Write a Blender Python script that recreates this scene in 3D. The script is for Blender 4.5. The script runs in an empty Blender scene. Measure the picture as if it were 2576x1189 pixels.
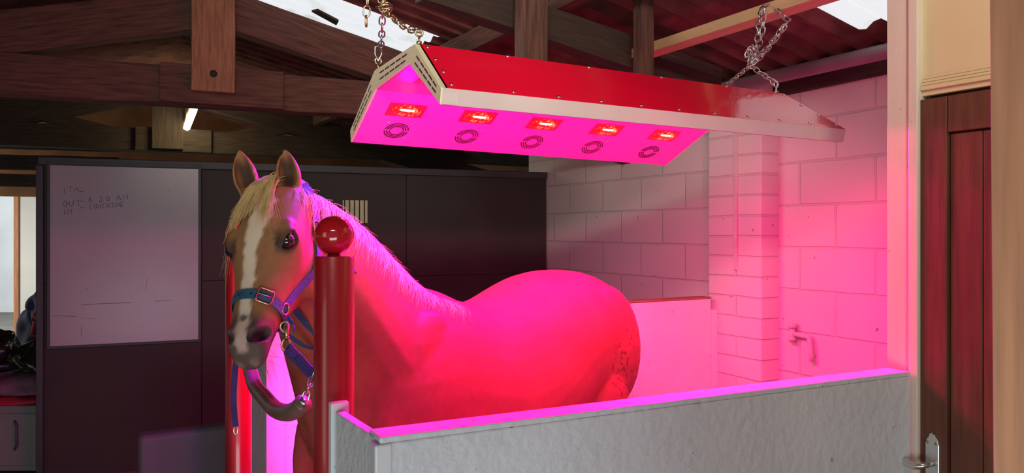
import bpy, bmesh, math, random
from mathutils import Vector, Matrix
random.seed(7)
C = bpy.context.scene.collection
SC = bpy.context.scene
# ------------------------------------------------------------------ camera, world, light, exposure
F, CU, HV, CZ = 1935.0, 1288.0, 580.0, 1.62          # focal length (px), image centre, horizon row, eye height
cam = bpy.data.cameras.new('camera'); camo = bpy.data.objects.new('camera', cam); C.objects.link(camo)
camo.location = (0, 0, CZ); camo.rotation_euler = (math.pi/2, 0, 0)
cam.sensor_width = 36; cam.lens = 36*F/2576; cam.shift_y = -(594.5-HV)/2576
cam.clip_start = 0.02
cam.dof.use_dof = True; cam.dof.focus_distance = 2.3; cam.dof.aperture_fstop = 19
SC.camera = camo
SC.view_settings.view_transform = 'Standard'; SC.view_settings.look = 'None'
SC.view_settings.exposure = 0.0; SC.view_settings.gamma = 1.0; SC.view_settings.use_curve_mapping = False
w = bpy.data.worlds.new('world'); SC.world = w; w.use_nodes = True
w.node_tree.nodes['Background'].inputs[0].default_value = (0.80, 0.86, 0.92, 1)
w.node_tree.nodes['Background'].inputs[1].default_value = 0.16

def V(*a): return Vector(a)
def look(o, target):
    d = Vector(target) - o.location
    o.rotation_euler = d.to_track_quat('-Z', 'Y').to_euler()
def area(name, loc, target, sx, sy, power, color, spread=180):
    l = bpy.data.lights.new(name, 'AREA'); l.shape = 'RECTANGLE'; l.size = sx; l.size_y = sy
    l.energy = power; l.color = color; l.spread = math.radians(spread)
    o = bpy.data.objects.new(name, l); C.objects.link(o); o.location = loc; look(o, target); return o
area('daylight_low_doorway', (0.1, -1.3, 0.45), (0.35, 1.7, 0.75), 2.4, 0.8, 43, (0.80, 0.93, 1.0))
area('fill_side', (-2.6, -0.6, 1.9), (-0.9, 2.2, 1.5), 1.2, 1.6, 11, (1.0, 0.92, 0.76))  # unseen fill light added for the head, whiteboard and beams
area('fill_roof_timbers', (-0.6, -0.4, 2.95), (-0.5, 3.4, 2.72), 2.6, 0.4, 64, (1.0, 0.93, 0.84), 64)  # added fill behind the camera that brightens the roof timbers
area('fill_end_wall', (-1.5, 3.3, 2.75), (1.3, 4.1, 1.7), 1.0, 0.6, 5.0, (1.0, 0.95, 0.92), 100)  # area light added out of view to brighten the end wall
area('fill_far_wall', (-7.4, 6.4, 2.1), (-5.0, 10.0, 1.3), 1.2, 1.6, 150, (1.0, 0.94, 0.82), 150)  # extra unseen light, added for the pale far wall and back timbers
area('warm_entry_lamp', (0.80, 0.62, 2.75), (1.35, 1.62, 2.15), 0.25, 0.25, 7, (1.0, 0.84, 0.50))
area('yard_daylight', (-7.0, 10.5, 3.3), (-8.6, 15.0, 1.0), 2.5, 2.5, 330, (0.93, 0.97, 1.0))

# ------------------------------------------------------------------ frames and helpers
AX = V(.8788, .4772, 0); BX = V(-.4772, .8788, 0); UP = V(0, 0, 1)      # along the stall, across the stall
def AB(a, b, z): return AX*a + BX*b + UP*z
def pt(u, v, y): return V((u-CU)/F*y, y, CZ-(v-HV)/F*y)
def pz(u, v, z):
    y = (CZ-z)*F/(v-HV); return pt(u, v, y)
def ray(u, v): return V((u-CU)/F, 1, -(v-HV)/F)
def onplane(u, v, p, n):
    d = ray(u, v); o = V(0, 0, CZ); return o + d*((p-o).dot(n)/d.dot(n))
def lerp(a, b, t): return a+(b-a)*t
def srgb(r, g, b):
    f = lambda c: (c/255/12.92 if c/255 <= .04045 else ((c/255+.055)/1.055)**2.4)
    return (f(r), f(g), f(b))

WM = {}
def wmat(o): return WM.get(o.name, Matrix.Identity(4))
def place(o, M, parent):
    if parent is not None:
        o.parent = parent; o.matrix_basis = wmat(parent).inverted() @ M
    else: o.matrix_basis = M
    WM[o.name] = M
def tag(o, label=None, cat=None, group=None, kind=None):
    if label: o['label'] = label
    if cat: o['category'] = cat
    if group: o['group'] = group
    if kind: o['kind'] = kind
    return o
def thing(name, loc, label, cat, group=None):
    o = bpy.data.objects.new(name, None); C.objects.link(o); o.empty_display_size = .05
    place(o, Matrix.Translation(loc), None); return tag(o, label, cat, group)

class MB:
    def __init__(s): s.v = []; s.f = []
    def add(s, vs, fs):
        n = len(s.v); s.v += [Vector(p) for p in vs]; s.f += [tuple(i+n for i in f) for f in fs]; return s
    def frame_box(s, c, ex, ey, ez):            # centre and three half-vectors
        vs = [c+ex*i+ey*j+ez*k for i in (-1, 1) for j in (-1, 1) for k in (-1, 1)]
        return s.add(vs, [(0,1,3,2),(4,6,7,5),(0,4,5,1),(2,3,7,6),(0,2,6,4),(1,5,7,3)])
    def box(s, x0, y0, z0, x1, y1, z1):
        return s.frame_box(V((x0+x1)/2,(y0+y1)/2,(z0+z1)/2), V((x1-x0)/2,0,0), V(0,(y1-y0)/2,0), V(0,0,(z1-z0)/2))
    def hexa(s, p):                             # 8 points: bottom ring then top ring
        return s.add(p, [(3,2,1,0),(4,5,6,7),(0,1,5,4),(1,2,6,5),(2,3,7,6),(3,0,4,7)])
    def loft(s, rings, caps=True, closed=False):
        n = len(rings[0]); base = len(s.v); vs = [p for r in rings for p in r]; fs = []
        m = len(rings)
        for i in range(m if closed else m-1):
            for j in range(n):
                a = i*n+j; b = i*n+(j+1) % n; i2 = ((i+1) % m)*n
                fs.append((a, b, i2+(j+1) % n, i2+j))
        if caps and not closed:
            fs.append(tuple(reversed(range(n)))); fs.append(tuple((m-1)*n+j for j in range(n)))
        return s.add(vs, fs)
    def tube(s, pts, r, n=8, closed=False, caps=True):
        pts = [Vector(p) for p in pts]; m = len(pts); rings = []; up = None
        for i, p in enumerate(pts):
            if closed: t = (pts[(i+1) % m]-pts[i-1])
            else: t = pts[min(i+1, m-1)]-pts[max(i-1, 0)]
            t.normalize()
            if up is None:
                up = t.orthogonal().normalized()
            up = (up - t*up.dot(t))
            up = up.normalized() if up.length > 1e-6 else t.orthogonal().normalized()
            sd = t.cross(up); rr = r[i] if isinstance(r, (list, tuple)) else r
            rings.append([p + (up*math.cos(2*math.pi*k/n)+sd*math.sin(2*math.pi*k/n))*rr for k in range(n)])
        return s.loft(rings, caps, closed)
    def lathe(s, c, axis, prof, n=32):          # prof: (radius, height along axis)
        axis = axis.normalized(); e1 = axis.orthogonal().normalized(); e2 = axis.cross(e1)
        rings = [[c+axis*h+(e1*math.cos(2*math.pi*k/n)+e2*math.sin(2*math.pi*k/n))*max(r, 1e-5) for k in range(n)] for r, h in prof]
        return s.loft(rings)
    def sphere(s, c, r, nu=24, nv=14, sc=None):
        prof = [(r*math.sin(math.pi*i/nv), -r*math.cos(math.pi*i/nv)) for i in range(nv+1)]
        return s.lathe(c, UP, prof, nu)
    def obj(s, name, m, parent=None, M=None, smooth=False, bevel=0, seg=2, origin=None, kind=None):
        if M is None:
            if origin is None:
                lo = [min(p[i] for p in s.v) for i in range(3)]; hi = [max(p[i] for p in s.v) for i in range(3)]
                origin = V((lo[0]+hi[0])/2, (lo[1]+hi[1])/2, lo[2])
            M = Matrix.Translation(origin); vs = [p-origin for p in s.v]
        else: vs = s.v
        me = bpy.data.meshes.new(name); me.from_pydata([tuple(p) for p in vs], [], s.f); me.update()
        bm = bmesh.new(); bm.from_mesh(me); bmesh.ops.recalc_face_normals(bm, faces=bm.faces); bm.to_mesh(me); bm.free()
        if smooth: me.polygons.foreach_set('use_smooth', [True]*len(me.polygons))
        if m: me.materials.append(m)
        o = bpy.data.objects.new(name, me); C.objects.link(o); place(o, M, parent)
        if bevel:
            b = o.modifiers.new('bevel', 'BEVEL'); b.width = bevel; b.segments = seg; b.limit_method = 'ANGLE'
        if kind: o['kind'] = kind
        return o
def beam_matrix(p0, p1, up=UP):
    x = (p1-p0).normalized(); y = up.cross(x).normalized(); z = x.cross(y)
    M = Matrix((x, y, z)).transposed().to_4x4(); M.translation = p0; return M
def beam(name, p0, p1, wd, ht, m, parent=None, bevel=.006, up=UP, kind=None, rough=0):
    """timber from p0 to p1 (centre line), local X along the grain"""
    L = (p1-p0).length; b = MB()
    n = max(2, int(L/.25)) if rough else 1
    rings = []
    for i in range(n+1):
        x = L*i/n; j = lambda: (random.random()-.5)*rough
        rings.append([V(x, -wd/2+j(), -ht/2+j()), V(x, wd/2+j(), -ht/2+j()), V(x, wd/2+j(), ht/2+j()), V(x, -wd/2+j(), ht/2+j())])
    b.loft(rings)
    return b.obj(name, m, parent, M=beam_matrix(p0, p1, up), bevel=bevel, kind=kind)

# ------------------------------------------------------------------ materials
def nm(name):
    m = bpy.data.materials.new(name); m.use_nodes = True; nt = m.node_tree
    return m, nt, nt.nodes['Principled BSDF']
def mat(name, col, rough=.6, metal=0, var=.12, scale=8, bump=0, bscale=60, stretch=None, coat=0, spec=.5, spots=0):
    m, nt, p = nm(name); N = nt.nodes; L = nt.links
    p.inputs['Roughness'].default_value = rough; p.inputs['Metallic'].default_value = metal
    p.inputs['Specular IOR Level'].default_value = spec
    if coat: p.inputs['Coat Weight'].default_value = coat; p.inputs['Coat Roughness'].default_value = .06
    tc = N.new('ShaderNodeTexCoord'); mp = N.new('ShaderNodeMapping'); L.new(tc.outputs['Object'], mp.inputs[0])
    if stretch: mp.inputs['Scale'].default_value = stretch
    nz = N.new('ShaderNodeTexNoise'); nz.inputs['Scale'].default_value = scale; nz.inputs['Detail'].default_value = 6
    L.new(mp.outputs[0], nz.inputs['Vector'])
    r = N.new('ShaderNodeValToRGB'); L.new(nz.outputs['Fac'], r.inputs[0])
    r.color_ramp.elements[0].position = .3; r.color_ramp.elements[1].position = .7
    r.color_ramp.elements[0].color = (*[c*(1-var) for c in col], 1); r.color_ramp.elements[1].color = (*[min(1, c*(1+var)) for c in col], 1)
    out = r.outputs[0]
    if spots:
        sn = N.new('ShaderNodeTexNoise'); sn.inputs['Scale'].default_value = 38; sn.inputs['Detail'].default_value = 2
        L.new(tc.outputs['Object'], sn.inputs['Vector'])
        sr = N.new('ShaderNodeValToRGB'); sr.color_ramp.elements[0].position = .70; sr.color_ramp.elements[1].position = .74
        sr.color_ramp.elements[0].color = (0, 0, 0, 1); sr.color_ramp.elements[1].color = (spots, spots, spots, 1)
        L.new(sn.outputs['Fac'], sr.inputs[0])
        mx = N.new('ShaderNodeMix'); mx.data_type = 'RGBA'; L.new(sr.outputs[0], mx.inputs[0]); L.new(out, mx.inputs[6])
        mx.inputs[7].default_value = (.10, .07, .05, 1); out = mx.outputs[2]
    L.new(out, p.inputs['Base Color'])
    if bump:
        n2 = N.new('ShaderNodeTexNoise'); n2.inputs['Scale'].default_value = bscale; n2.inputs['Detail'].default_value = 5
        L.new(mp.outputs[0], n2.inputs['Vector'])
        bp = N.new('ShaderNodeBump'); bp.inputs['Strength'].default_value = bump; bp.inputs['Distance'].default_value = .01
        L.new(n2.outputs['Fac'], bp.inputs['Height']); L.new(bp.outputs[0], p.inputs['Normal'])
    return m
def emit(name, col, strength, base=(.8, .8, .8)):
    m, nt, p = nm(name); p.inputs['Base Color'].default_value = (*base, 1)
    p.inputs['Emission Color'].default_value = (*col, 1); p.inputs['Emission Strength'].default_value = strength; return m
def block_mat(name, col, w=.45, h=.225, phase=.188, mortar=.008):
    m, nt, p = nm(name); N = nt.nodes; L = nt.links; p.inputs['Roughness'].default_value = .72
    tc = N.new('ShaderNodeTexCoord'); sx = N.new('ShaderNodeSeparateXYZ'); L.new(tc.outputs['Object'], sx.inputs[0])
    cb = N.new('ShaderNodeCombineXYZ'); L.new(sx.outputs[0], cb.inputs[0])
    ad = N.new('ShaderNodeMath'); ad.operation = 'SUBTRACT'; ad.inputs[1].default_value = phase; L.new(sx.outputs[2], ad.inputs[0]); L.new(ad.outputs[0], cb.inputs[1])
    wn = N.new('ShaderNodeTexNoise'); wn.inputs['Scale'].default_value = 4; L.new(tc.outputs['Object'], wn.inputs['Vector'])
    wob = N.new('ShaderNodeVectorMath'); wob.operation = 'MULTIPLY_ADD'; wob.inputs[1].default_value = (.012, .012, 0)
    L.new(wn.outputs['Color'], wob.inputs[0]); L.new(cb.outputs[0], wob.inputs[2])
    b = N.new('ShaderNodeTexBrick'); L.new(wob.outputs[0], b.inputs['Vector']); b.inputs['Scale'].default_value = 1
    b.inputs['Brick Width'].default_value = w; b.inputs['Row Height'].default_value = h; b.inputs['Mortar Size'].default_value = mortar
    b.inputs['Mortar Smooth'].default_value = .6
    b.inputs['Color1'].default_value = (*col, 1); b.inputs['Color2'].default_value = (*[c*.92 for c in col], 1); b.inputs['Mortar'].default_value = (*[c*.86 for c in col], 1)
    sn = N.new('ShaderNodeTexNoise'); sn.inputs['Scale'].default_value = 30; sn.inputs['Detail'].default_value = 2; L.new(tc.outputs['Object'], sn.inputs['Vector'])
    sr = N.new('ShaderNodeValToRGB'); sr.color_ramp.elements[0].position = .72; sr.color_ramp.elements[1].position = .75
    L.new(sn.outputs['Fac'], sr.inputs[0])
    mx = N.new('ShaderNodeMix'); mx.data_type = 'RGBA'; L.new(sr.outputs[0], mx.inputs[0]); L.new(b.outputs['Color'], mx.inputs[6]); mx.inputs[7].default_value = (*[c*.35 for c in col], 1)
    L.new(mx.outputs[2], p.inputs['Base Color'])
    n2 = N.new('ShaderNodeTexNoise'); n2.inputs['Scale'].default_value = 55; n2.inputs['Detail'].default_value = 4; L.new(tc.outputs['Object'], n2.inputs['Vector'])
    a = N.new('ShaderNodeMath'); a.operation = 'MULTIPLY_ADD'; a.inputs[1].default_value = .25; L.new(n2.outputs['Fac'], a.inputs[0])
    inv = N.new('ShaderNodeMath'); inv.operation = 'SUBTRACT'; inv.inputs[0].default_value = 1; L.new(b.outputs['Fac'], inv.inputs[1]); L.new(inv.outputs[0], a.inputs[2])
    bp = N.new('ShaderNodeBump'); bp.inputs['Strength'].default_value = .55; bp.inputs['Distance'].default_value = .012
    L.new(a.outputs[0], bp.inputs['Height']); L.new(bp.outputs[0], p.inputs['Normal'])
    return m
GR = (1.2, 14, 14)
M_ = dict(
    timber=mat('old_dark_timber', srgb(92, 60, 48), .85, var=.45, scale=5, bump=.6, bscale=9, stretch=GR),
    timber_light=mat('weathered_timber', srgb(150, 105, 78), .8, var=.35, scale=6, bump=.7, bscale=9, stretch=GR),
    timber_black=mat('darker_timber', srgb(58, 46, 38), .9, var=.4, scale=5, bump=.5, bscale=9, stretch=GR),  # plain darker brown tone of the timber
    pine=mat('new_pine', srgb(205, 165, 120), .6, var=.12, scale=3, bump=.15, bscale=9, stretch=(1, 10, 10)),
    roof=mat('dark_roof_sheeting', srgb(104, 66, 58), .9, var=.5, scale=7, bump=.5, bscale=14),
    block=block_mat('painted_block', srgb(222, 208, 205)),
    brick=block_mat('painted_small_block', srgb(222, 208, 205), .45, .1125, .02),
    white=mat('white_painted_board', srgb(218, 221, 220), .5, var=.05, scale=5, bump=.6, bscale=38, spots=.5),
    trimwhite=mat('white_gloss_trim', srgb(220, 222, 220), .4, var=.05, scale=4, bump=.1, bscale=30, spots=.35),
    cream=mat('cream_paint', srgb(226, 206, 160), .5, var=.05, scale=3, bump=.1, bscale=40),
    postpaint=mat('cream_white_post_paint', srgb(226, 214, 196), .5, var=.05, scale=3, bump=.15, bscale=25, stretch=(6, 6, 1), spots=.3),
    darkboard=mat('dark_brown_board', srgb(48, 40, 34), .65, var=.22, scale=2.2, bump=.08, bscale=20),
    darktrim=mat('dark_grey_strip', srgb(52, 50, 54), .5, var=.15, scale=5),
    door=mat('brown_stained_door', srgb(104, 60, 40), .45, var=.3, scale=4, bump=.15, bscale=10, stretch=(12, 12, 1)),
    jamb=mat('brown_wood_jamb', srgb(192, 130, 92), .6, var=.22, scale=4, bump=.15, bscale=9, stretch=(14, 14, 1)),
    groove=mat('shadow_gap_wood', srgb(40, 22, 16), .8),
    floor=mat('concrete_floor', srgb(120, 116, 110), .85, var=.2, scale=2, bump=.2, bscale=30),
    farwhite=mat('white_far_wall', srgb(228, 232, 232), .8, var=.06, scale=2),
    ply=mat('orange_plywood', srgb(150, 104, 66), .8, var=.3, scale=3),
    red=mat('red_gloss_plate', (.86, .004, .035), .22, var=.04, scale=2, coat=.35, spec=.35),
    redball=mat('red_gloss_ball', (.42, .008, .014), .10, var=.05, scale=2, coat=.6),
    redpost=mat('red_painted_post', (.34, .007, .012), .3, var=.08, scale=2, coat=.4),
    alu=mat('brushed_aluminium', (.78, .74, .66), .36, metal=.35, var=.06, scale=4),
    capmetal=mat('satin_cap_metal', (.84, .80, .50), .42, metal=.2, var=.06, scale=4),
    panel=mat('rosy_satin_panel', (.50, .10, .50), .42, var=.03, scale=3),  # magenta of the lamp's light put into the base colour
    black=mat('black_void', (.012, .010, .010), .7),
    slot=mat('dark_slot', (.05, .012, .03), .7),
    steel=mat('zinc_steel', (.72, .72, .70), .28, metal=1, var=.1, scale=20),
    brasschain=mat('brassy_chain', (.74, .66, .38), .28, metal=1, var=.1, scale=20),
    brass=mat('old_brass', (.52, .38, .18), .35, metal=1, var=.2, scale=30),
    gold=mat('rose_brass_buckle', (.72, .48, .28), .3, metal=1, var=.1, scale=30),
    web_blue=mat('blue_webbing', srgb(58, 92, 150), .7, var=.2, scale=30, bump=.6, bscale=260),
    web_teal=mat('teal_blue_webbing', srgb(48, 98, 128), .7, var=.2, scale=30, bump=.6, bscale=260),
    web_purple=mat('purple_webbing', srgb(66, 44, 112), .75, var=.2, scale=30, bump=.5, bscale=200),
    tube=mat('brown_rubber_tube', srgb(122, 92, 78), .34, var=.15, scale=10),
    grey=mat('dark_grey_plastic', srgb(84, 82, 86), .55, var=.1, scale=6, bump=.1, bscale=80),
    pipe=mat('grey_plastic_pipe', srgb(126, 112, 116), .45, var=.12, scale=8),
    pinkpipe=mat('painted_pipe', srgb(214, 196, 196), .5, var=.08, scale=10),
    board=mat('whiteboard_enamel', srgb(158, 146, 152), .28, var=.05, scale=2.2, spots=.25),
    ink=mat('blue_grey_ink', srgb(48, 58, 84), .6),
    stain=mat('ochre_stain', srgb(150, 124, 104), .6),
    navy=mat('navy_cloth', srgb(62, 74, 108), .8, var=.25, scale=8),
    redcloth=mat('red_piping_cloth', srgb(190, 40, 66), .7),
    pinkcloth=mat('dusty_pink_cloth', srgb(128, 92, 108), .75, var=.25, scale=9),
    bag=mat('black_plastic_bag', srgb(36, 34, 30), .22, var=.3, scale=9, bump=.7, bscale=22),
    cabinet=mat('grey_green_cabinet', srgb(136, 142, 134), .5, var=.08, scale=4),
    green=mat('green_box_paint', srgb(84, 100, 84), .7),
    ventcream=mat('cream_vent', srgb(206, 200, 160), .6),
    mane=mat('cream_horsehair', (.68, .49, .21), .42, var=.2, scale=40),
    hoof=mat('horn_hoof', (.16, .12, .09), .5, var=.2),
    eye=mat('dark_eye', (.012, .007, .006), .05, coat=1),
    lash=mat('dark_whisker', (.07, .05, .04), .6),
)
# ------------------------------------------------------------------ setting: floor, walls, roof
KX, KZ, SL = .593, CZ+1.48, .225                       # ridge line position along the stall, ridge height, roof slope
def roofz(a): return KZ - SL*abs(a-KX)
b = MB(); b.box(-16, -4, -.1, 8, 18, 0); b.obj('floor', M_['floor'], kind='structure')
WA = 3.287                                             # face of the block end wall
def wall_M(a, b0): 
    M = Matrix((-BX, AX, UP)).transposed().to_4x4(); M.translation = AB(a, b0, 0); return M   # local x = toward camera along wall
b = MB(); b.box(-.2, 0, 0, 6.2, .2, 2.5)
tmp = b.obj('wall_right', M_['block'], M=wall_M(WA, 5.55), kind='structure')
b = MB(); b.box(0, -.131, 0, .405, .01, 2.46)
b.obj('wall_pier', M_['brick'], M=wall_M(WA, 3.405), bevel=.006, kind='structure')
# dark boarded wall behind the horse
WL, WR = V(-3.05, 4.99, 0), V(.285, 6.33, 0)
wx = (WR-WL).normalized(); wn = V(wx.y, -wx.x, 0)      # normal toward the camera side
WLen = (WR-WL).length
def wallM(): 
    M = Matrix((wx, -wn, UP)).transposed().to_4x4(); M.translation = WL; return M
def wall_s(u):                                         # distance along the dark wall at an image column
    k = (u-CU)/F; return (k*WL.y-WL.x)/(wx.x-k*wx.y)
b = MB()
cuts = [0, wall_s(507), wall_s(1022), WLen]
for i in range(3):
    for z0, z1 in ((0, 1.27), (1.274, 2.05)):
        b.box(cuts[i]+(.003 if i else 0), 0, z0, cuts[i+1]-.003, .05, z1)
b.box(.01, .012, .01, WLen-.01, .04, 2.04)
b.obj('wall_back', M_['darkboard'], M=wallM(), bevel=.002, kind='structure')
b = MB(); b.box(-.02, -.02, 2.045, WLen+.0, .07, 2.10); b.obj('trim_1', M_['darktrim'], M=wallM(), bevel=.006, kind='structure')
b = MB(); b.box(-.03, -.025, 0, .012, .07, 2.044); b.obj('trim_2', M_['darktrim'], M=wallM(), bevel=.004, kind='structure')
# gable of plywood far behind, yard wall
b = MB(); b.frame_box(AB(-.2, 9.6, 2.64), AX*6, BX*.04, UP*.66); b.obj('wall_gable', M_['ply'], kind='structure')
b = MB(); b.box(-14, 15.3, 0, -2, 15.5, 3.2); b.obj('wall_yard', M_['farwhite'], kind='structure')
b = MB(); b.box(-6.40, 10.0, 0, -3.0, 10.25, 2.35); b.obj('wall_left', M_['farwhite'], kind='structure')
b = MB(); b.box(-6.46, 9.97, 0, -6.40, 10.28, 2.35); b.obj('trim_9', M_['jamb'], kind='structure')
# roof: corrugated sheeting with two clear sheets
SKY = [(.75, 1.85, 4.33, 5.10), (2.55, 3.06, 1.55, 2.36)]
def sheet(b, a0, a1, b0, b1, side):
    n = max(1, int((b1-b0)/.0365)); rings = []
    for a in (a0, a1):
        pass
    vs = []; fs = []
    for i in range(n+1):
        bb = b0+(b1-b0)*i/n; off = .018*math.sin(bb*2*math.pi/.146)
        for a in (a0, a1): vs.append(AB(a, bb, roofz(a)+off))
        for a in (a0, a1): vs.append(AB(a, bb, roofz(a)+off+.012))
    for i in range(n):
        q = i*4
        fs += [(q, q+1, q+5, q+4), (q+2, q+6, q+7, q+3), (q, q+4, q+6, q+2), (q+1, q+3, q+7, q+5)]
    b.add(vs, fs)
b = MB()
B0, B1, A1 = -.6, 9.6, 3.55
bands = sorted({B0, B1, *[x for s in SKY for x in s[2:]]})
for i in range(len(bands)-1):
    lo, hi = bands[i], bands[i+1]; segs = [(KX, A1)]
    for s in SKY:
        if s[2] <= lo+1e-6 and hi <= s[3]+1e-6:
            segs = [(KX, s[0]), (s[1], A1)]
    for s0, s1 in segs: sheet(b, s0, s1, lo, hi, 1)
sheet(b, -5.5, KX, B0, B1, -1)
b.obj('ceiling', M_['roof'], smooth=False, kind='structure')
m_sky, nt, p = nm('clear_roof_sheet_daylight')
tc = nt.nodes.new('ShaderNodeTexCoord'); nz = nt.nodes.new('ShaderNodeTexNoise'); nz.inputs['Scale'].default_value = 5; nz.inputs['Detail'].default_value = 5
nt.links.new(tc.outputs['Object'], nz.inputs['Vector']); rp = nt.nodes.new('ShaderNodeValToRGB'); nt.links.new(nz.outputs['Fac'], rp.inputs[0])
rp.color_ramp.elements[0].position = .30; rp.color_ramp.elements[0].color = (.62, .66, .62, 1); rp.color_ramp.elements[1].position = .46; rp.color_ramp.elements[1].color = (.86, .89, .92, 1)
nt.links.new(rp.outputs[0], p.inputs['Emission Color']); p.inputs['Emission Strength'].default_value = .95; p.inputs['Base Color'].default_value = (.05, .05, .05, 1)
for i, (a0, a1, b0, b1) in enumerate(SKY):
    b = MB(); sheet(b, a0, a1, b0, b1, 1); b.obj('window_%d' % (i+1), m_sky, kind='structure')

sk = bpy.data.objects['window_1']; b = MB()
rpn = (AX*SL+UP).normalized(); rp0 = AB(KX, 0, KZ-.035)
b.hexa([onplane(u, v, rp0, rpn) for u, v in ((784, 30), (800, 27), (852, 54), (846, 64))]+[onplane(u, v, rp0, rpn)+UP*.012 for u, v in ((784, 30), (800, 27), (852, 54), (846, 64))])
b.obj('dark_slot', M_['timber_black'], sk)
# purlins along the ridge direction
pg = 'purlins under the roof sheets'
for a, b0, b1, lab in ((1.93, 1.5, 9.4, 'dark roof purlin running under the lower end of the bright roof sheet'),
                       (.86, .2, 4.2, 'dark roof purlin that carries the brass coloured chain')):
    o = beam('purlin', AB(a, b0, roofz(a)-.085), AB(a, b1, roofz(a)-.085), .07, .12, M_['timber'], rough=.006)
    tag(o, lab, 'roof beam', pg)
# trusses
CX = V(.9135, .4067, 0)
def truss(kp, sL, sR, zt, label, near, post_w=.22):
    t = thing('roof_truss', kp, label, 'roof truss', 'timber roof trusses')
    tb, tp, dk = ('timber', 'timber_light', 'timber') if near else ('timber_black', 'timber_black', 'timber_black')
    nrm = V(CX.y, -CX.x, 0)
    c = kp.copy(); c.z = 0
    beam('tie_beam', c+CX*-sL+UP*(zt-.005), c+CX*sR+UP*(zt-.005), .14, .205, M_[tb], t, rough=.010)
    for sg, S in ((-1, sL), (1, sR)):
        z0, z1 = CZ+(1.235 if near else 1.31), CZ+(1.235 if near else 1.31)-.245*(S)
        beam('rafter', c+CX*sg*.06+UP*z0, c+CX*sg*S+UP*z1, .11, .215, M_[tb], t, rough=.010)
    o = beam('king_post', c+nrm*.125-CX*.035+UP*(zt-.045 if near else zt-.09), c+nrm*.125-CX*.035+UP*(CZ+1.36), .10, post_w, M_[tp], t, up=CX, rough=.006)
    if near:
        bo = MB(); q = c+nrm*.176-CX*.035+UP*(zt+.05); bo.lathe(q, nrm, [(.019, 0), (.019, .006), (.012, .010), (0, .010)], 12); bo.obj('bolt_head', M_['black'], t, smooth=True)
    beam('splice_plate', c+nrm*.09+CX*-.30+UP*(zt+.0), c+nrm*.09+CX*.34+UP*(zt-.002), .05, .21, M_[tb], t, rough=.004)
    return t
truss(V(-1.668, 4.315, 0)+CX*.02, 3.4, 3.0, CZ+.796, 'nearer timber roof truss with a pale broad king post', True)
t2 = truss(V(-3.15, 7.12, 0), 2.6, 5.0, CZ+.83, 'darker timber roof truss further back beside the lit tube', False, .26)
for sg in (-1, 1):
    c = V(-3.15, 7.12, 0)
    beam('strut', c+CX*sg*.1+UP*(CZ+.80), c+CX*sg*1.25+UP*(CZ+1.05), .08, .10, M_['timber_black'], t2, rough=.006)
# boards low at the far left between the posts
for k, (z, ht, lab) in enumerate(((2.53, .09, 'topmost dark board across the gap left of the whiteboard'), (2.36, .14, 'middle dark board across the gap left of the whiteboard'), (2.19, .12, 'lowest dark board across the gap left of the whiteboard'))):
    p0 = pt(-260, 400, 6.9); p1 = pt(300, 400, 7.5)
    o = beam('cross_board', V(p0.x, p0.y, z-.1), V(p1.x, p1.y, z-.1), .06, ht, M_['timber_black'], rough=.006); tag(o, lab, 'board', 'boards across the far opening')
# sloping timber and hanging posts behind the lamp
p0 = onplane(1060, -42, AB(0, 3.1, 0), BX); p1 = onplane(1800, 212, AB(0, 3.1, 0), BX)
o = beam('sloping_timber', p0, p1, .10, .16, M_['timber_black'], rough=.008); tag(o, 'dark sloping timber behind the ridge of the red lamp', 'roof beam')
p = pt(1336, 300, 3.38); o = beam('hanging_post', V(p.x, p.y, 2.16), V(p.x, p.y, roofz(p.dot(AX))-.02), .09, .125, M_['timber'], up=AX, rough=.006)
tag(o, 'dark vertical post rising behind the middle of the red lamp', 'post')
p = pt(1618, 300, 3.50); o = beam('hanging_post', V(p.x, p.y, 2.16), V(p.x, p.y, roofz(p.dot(AX))-.02), .07, .07, M_['timber'], up=AX, rough=.004)
tag(o, 'thin reddish vertical post at the end of the pale pine rail', 'post')
# new pine rail that carries the right-hand chain
RZ = CZ+.865
o = beam('pine_rail', AB(2.35, 3.02, RZ), AB(2.35, .9, RZ), .095, .046, M_['pine'], bevel=.003); tag(o, 'pale new pine rail under the roof carrying the steel chain', 'rail')
# eaves pipe and dark plate
b = MB(); q0, q1 = AB(3.105, 3.62, CZ+.80), AB(3.105, 1.2, CZ+.80)
b.tube([lerp(q0, q1, i/12) for i in range(13)], .036, 14)
o = b.obj('eaves_pipe', M_['pipe'], smooth=True)
cpl = MB(); cpl.tube([lerp(q0, q1, .60), lerp(q0, q1, .635)], .043, 16); cpl.obj('pipe_collar', M_['pipe'], o, smooth=True)
tag(o, 'grey plastic pipe running along the eaves above the pink wall', 'pipe')
beam('trim_3', AB(WA-.02, 5.4, CZ+.80), AB(WA-.02, .9, CZ+.80), .05, .13, M_['timber_black'], kind='structure', rough=.012)

# ------------------------------------------------------------------ stall partitions
PZ = 1.24
P1 = V(-.243, 1.414, 0); P2 = V(1.066, 2.072, 0); pd = (P2-P1).normalized(); pn = V(-pd.y, pd.x, 0)     # pn points into the stall
P3 = V(-.388, 1.66, 0); rd = (P3-P1).normalized(); rn = V(rd.y, -rd.x, 0)
if rn.dot(AX) < 0: rn = -rn
fp = thing('stall_partition', P1, 'low white board partition in front of the horse, nearest the camera', 'partition', 'white stall partitions')
def slab(name, p0, d, n, L, th, z0, z1, m, parent, bevel=.004):
    M = Matrix((d, n, UP)).transposed().to_4x4(); M.translation = p0
    b = MB(); b.box(0, 0, z0, L, th, z1); return b.obj(name, m, parent, M=M, bevel=bevel)
FL = (P2-P1).length+.012
slab('board_panel', P1, pd, pn, FL, .018, 0, PZ-.012, M_['white'], fp)
slab('board_panel', P1+pn*.055, pd, pn, FL, .015, 0, PZ-.012, M_['white'], fp)
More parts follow.
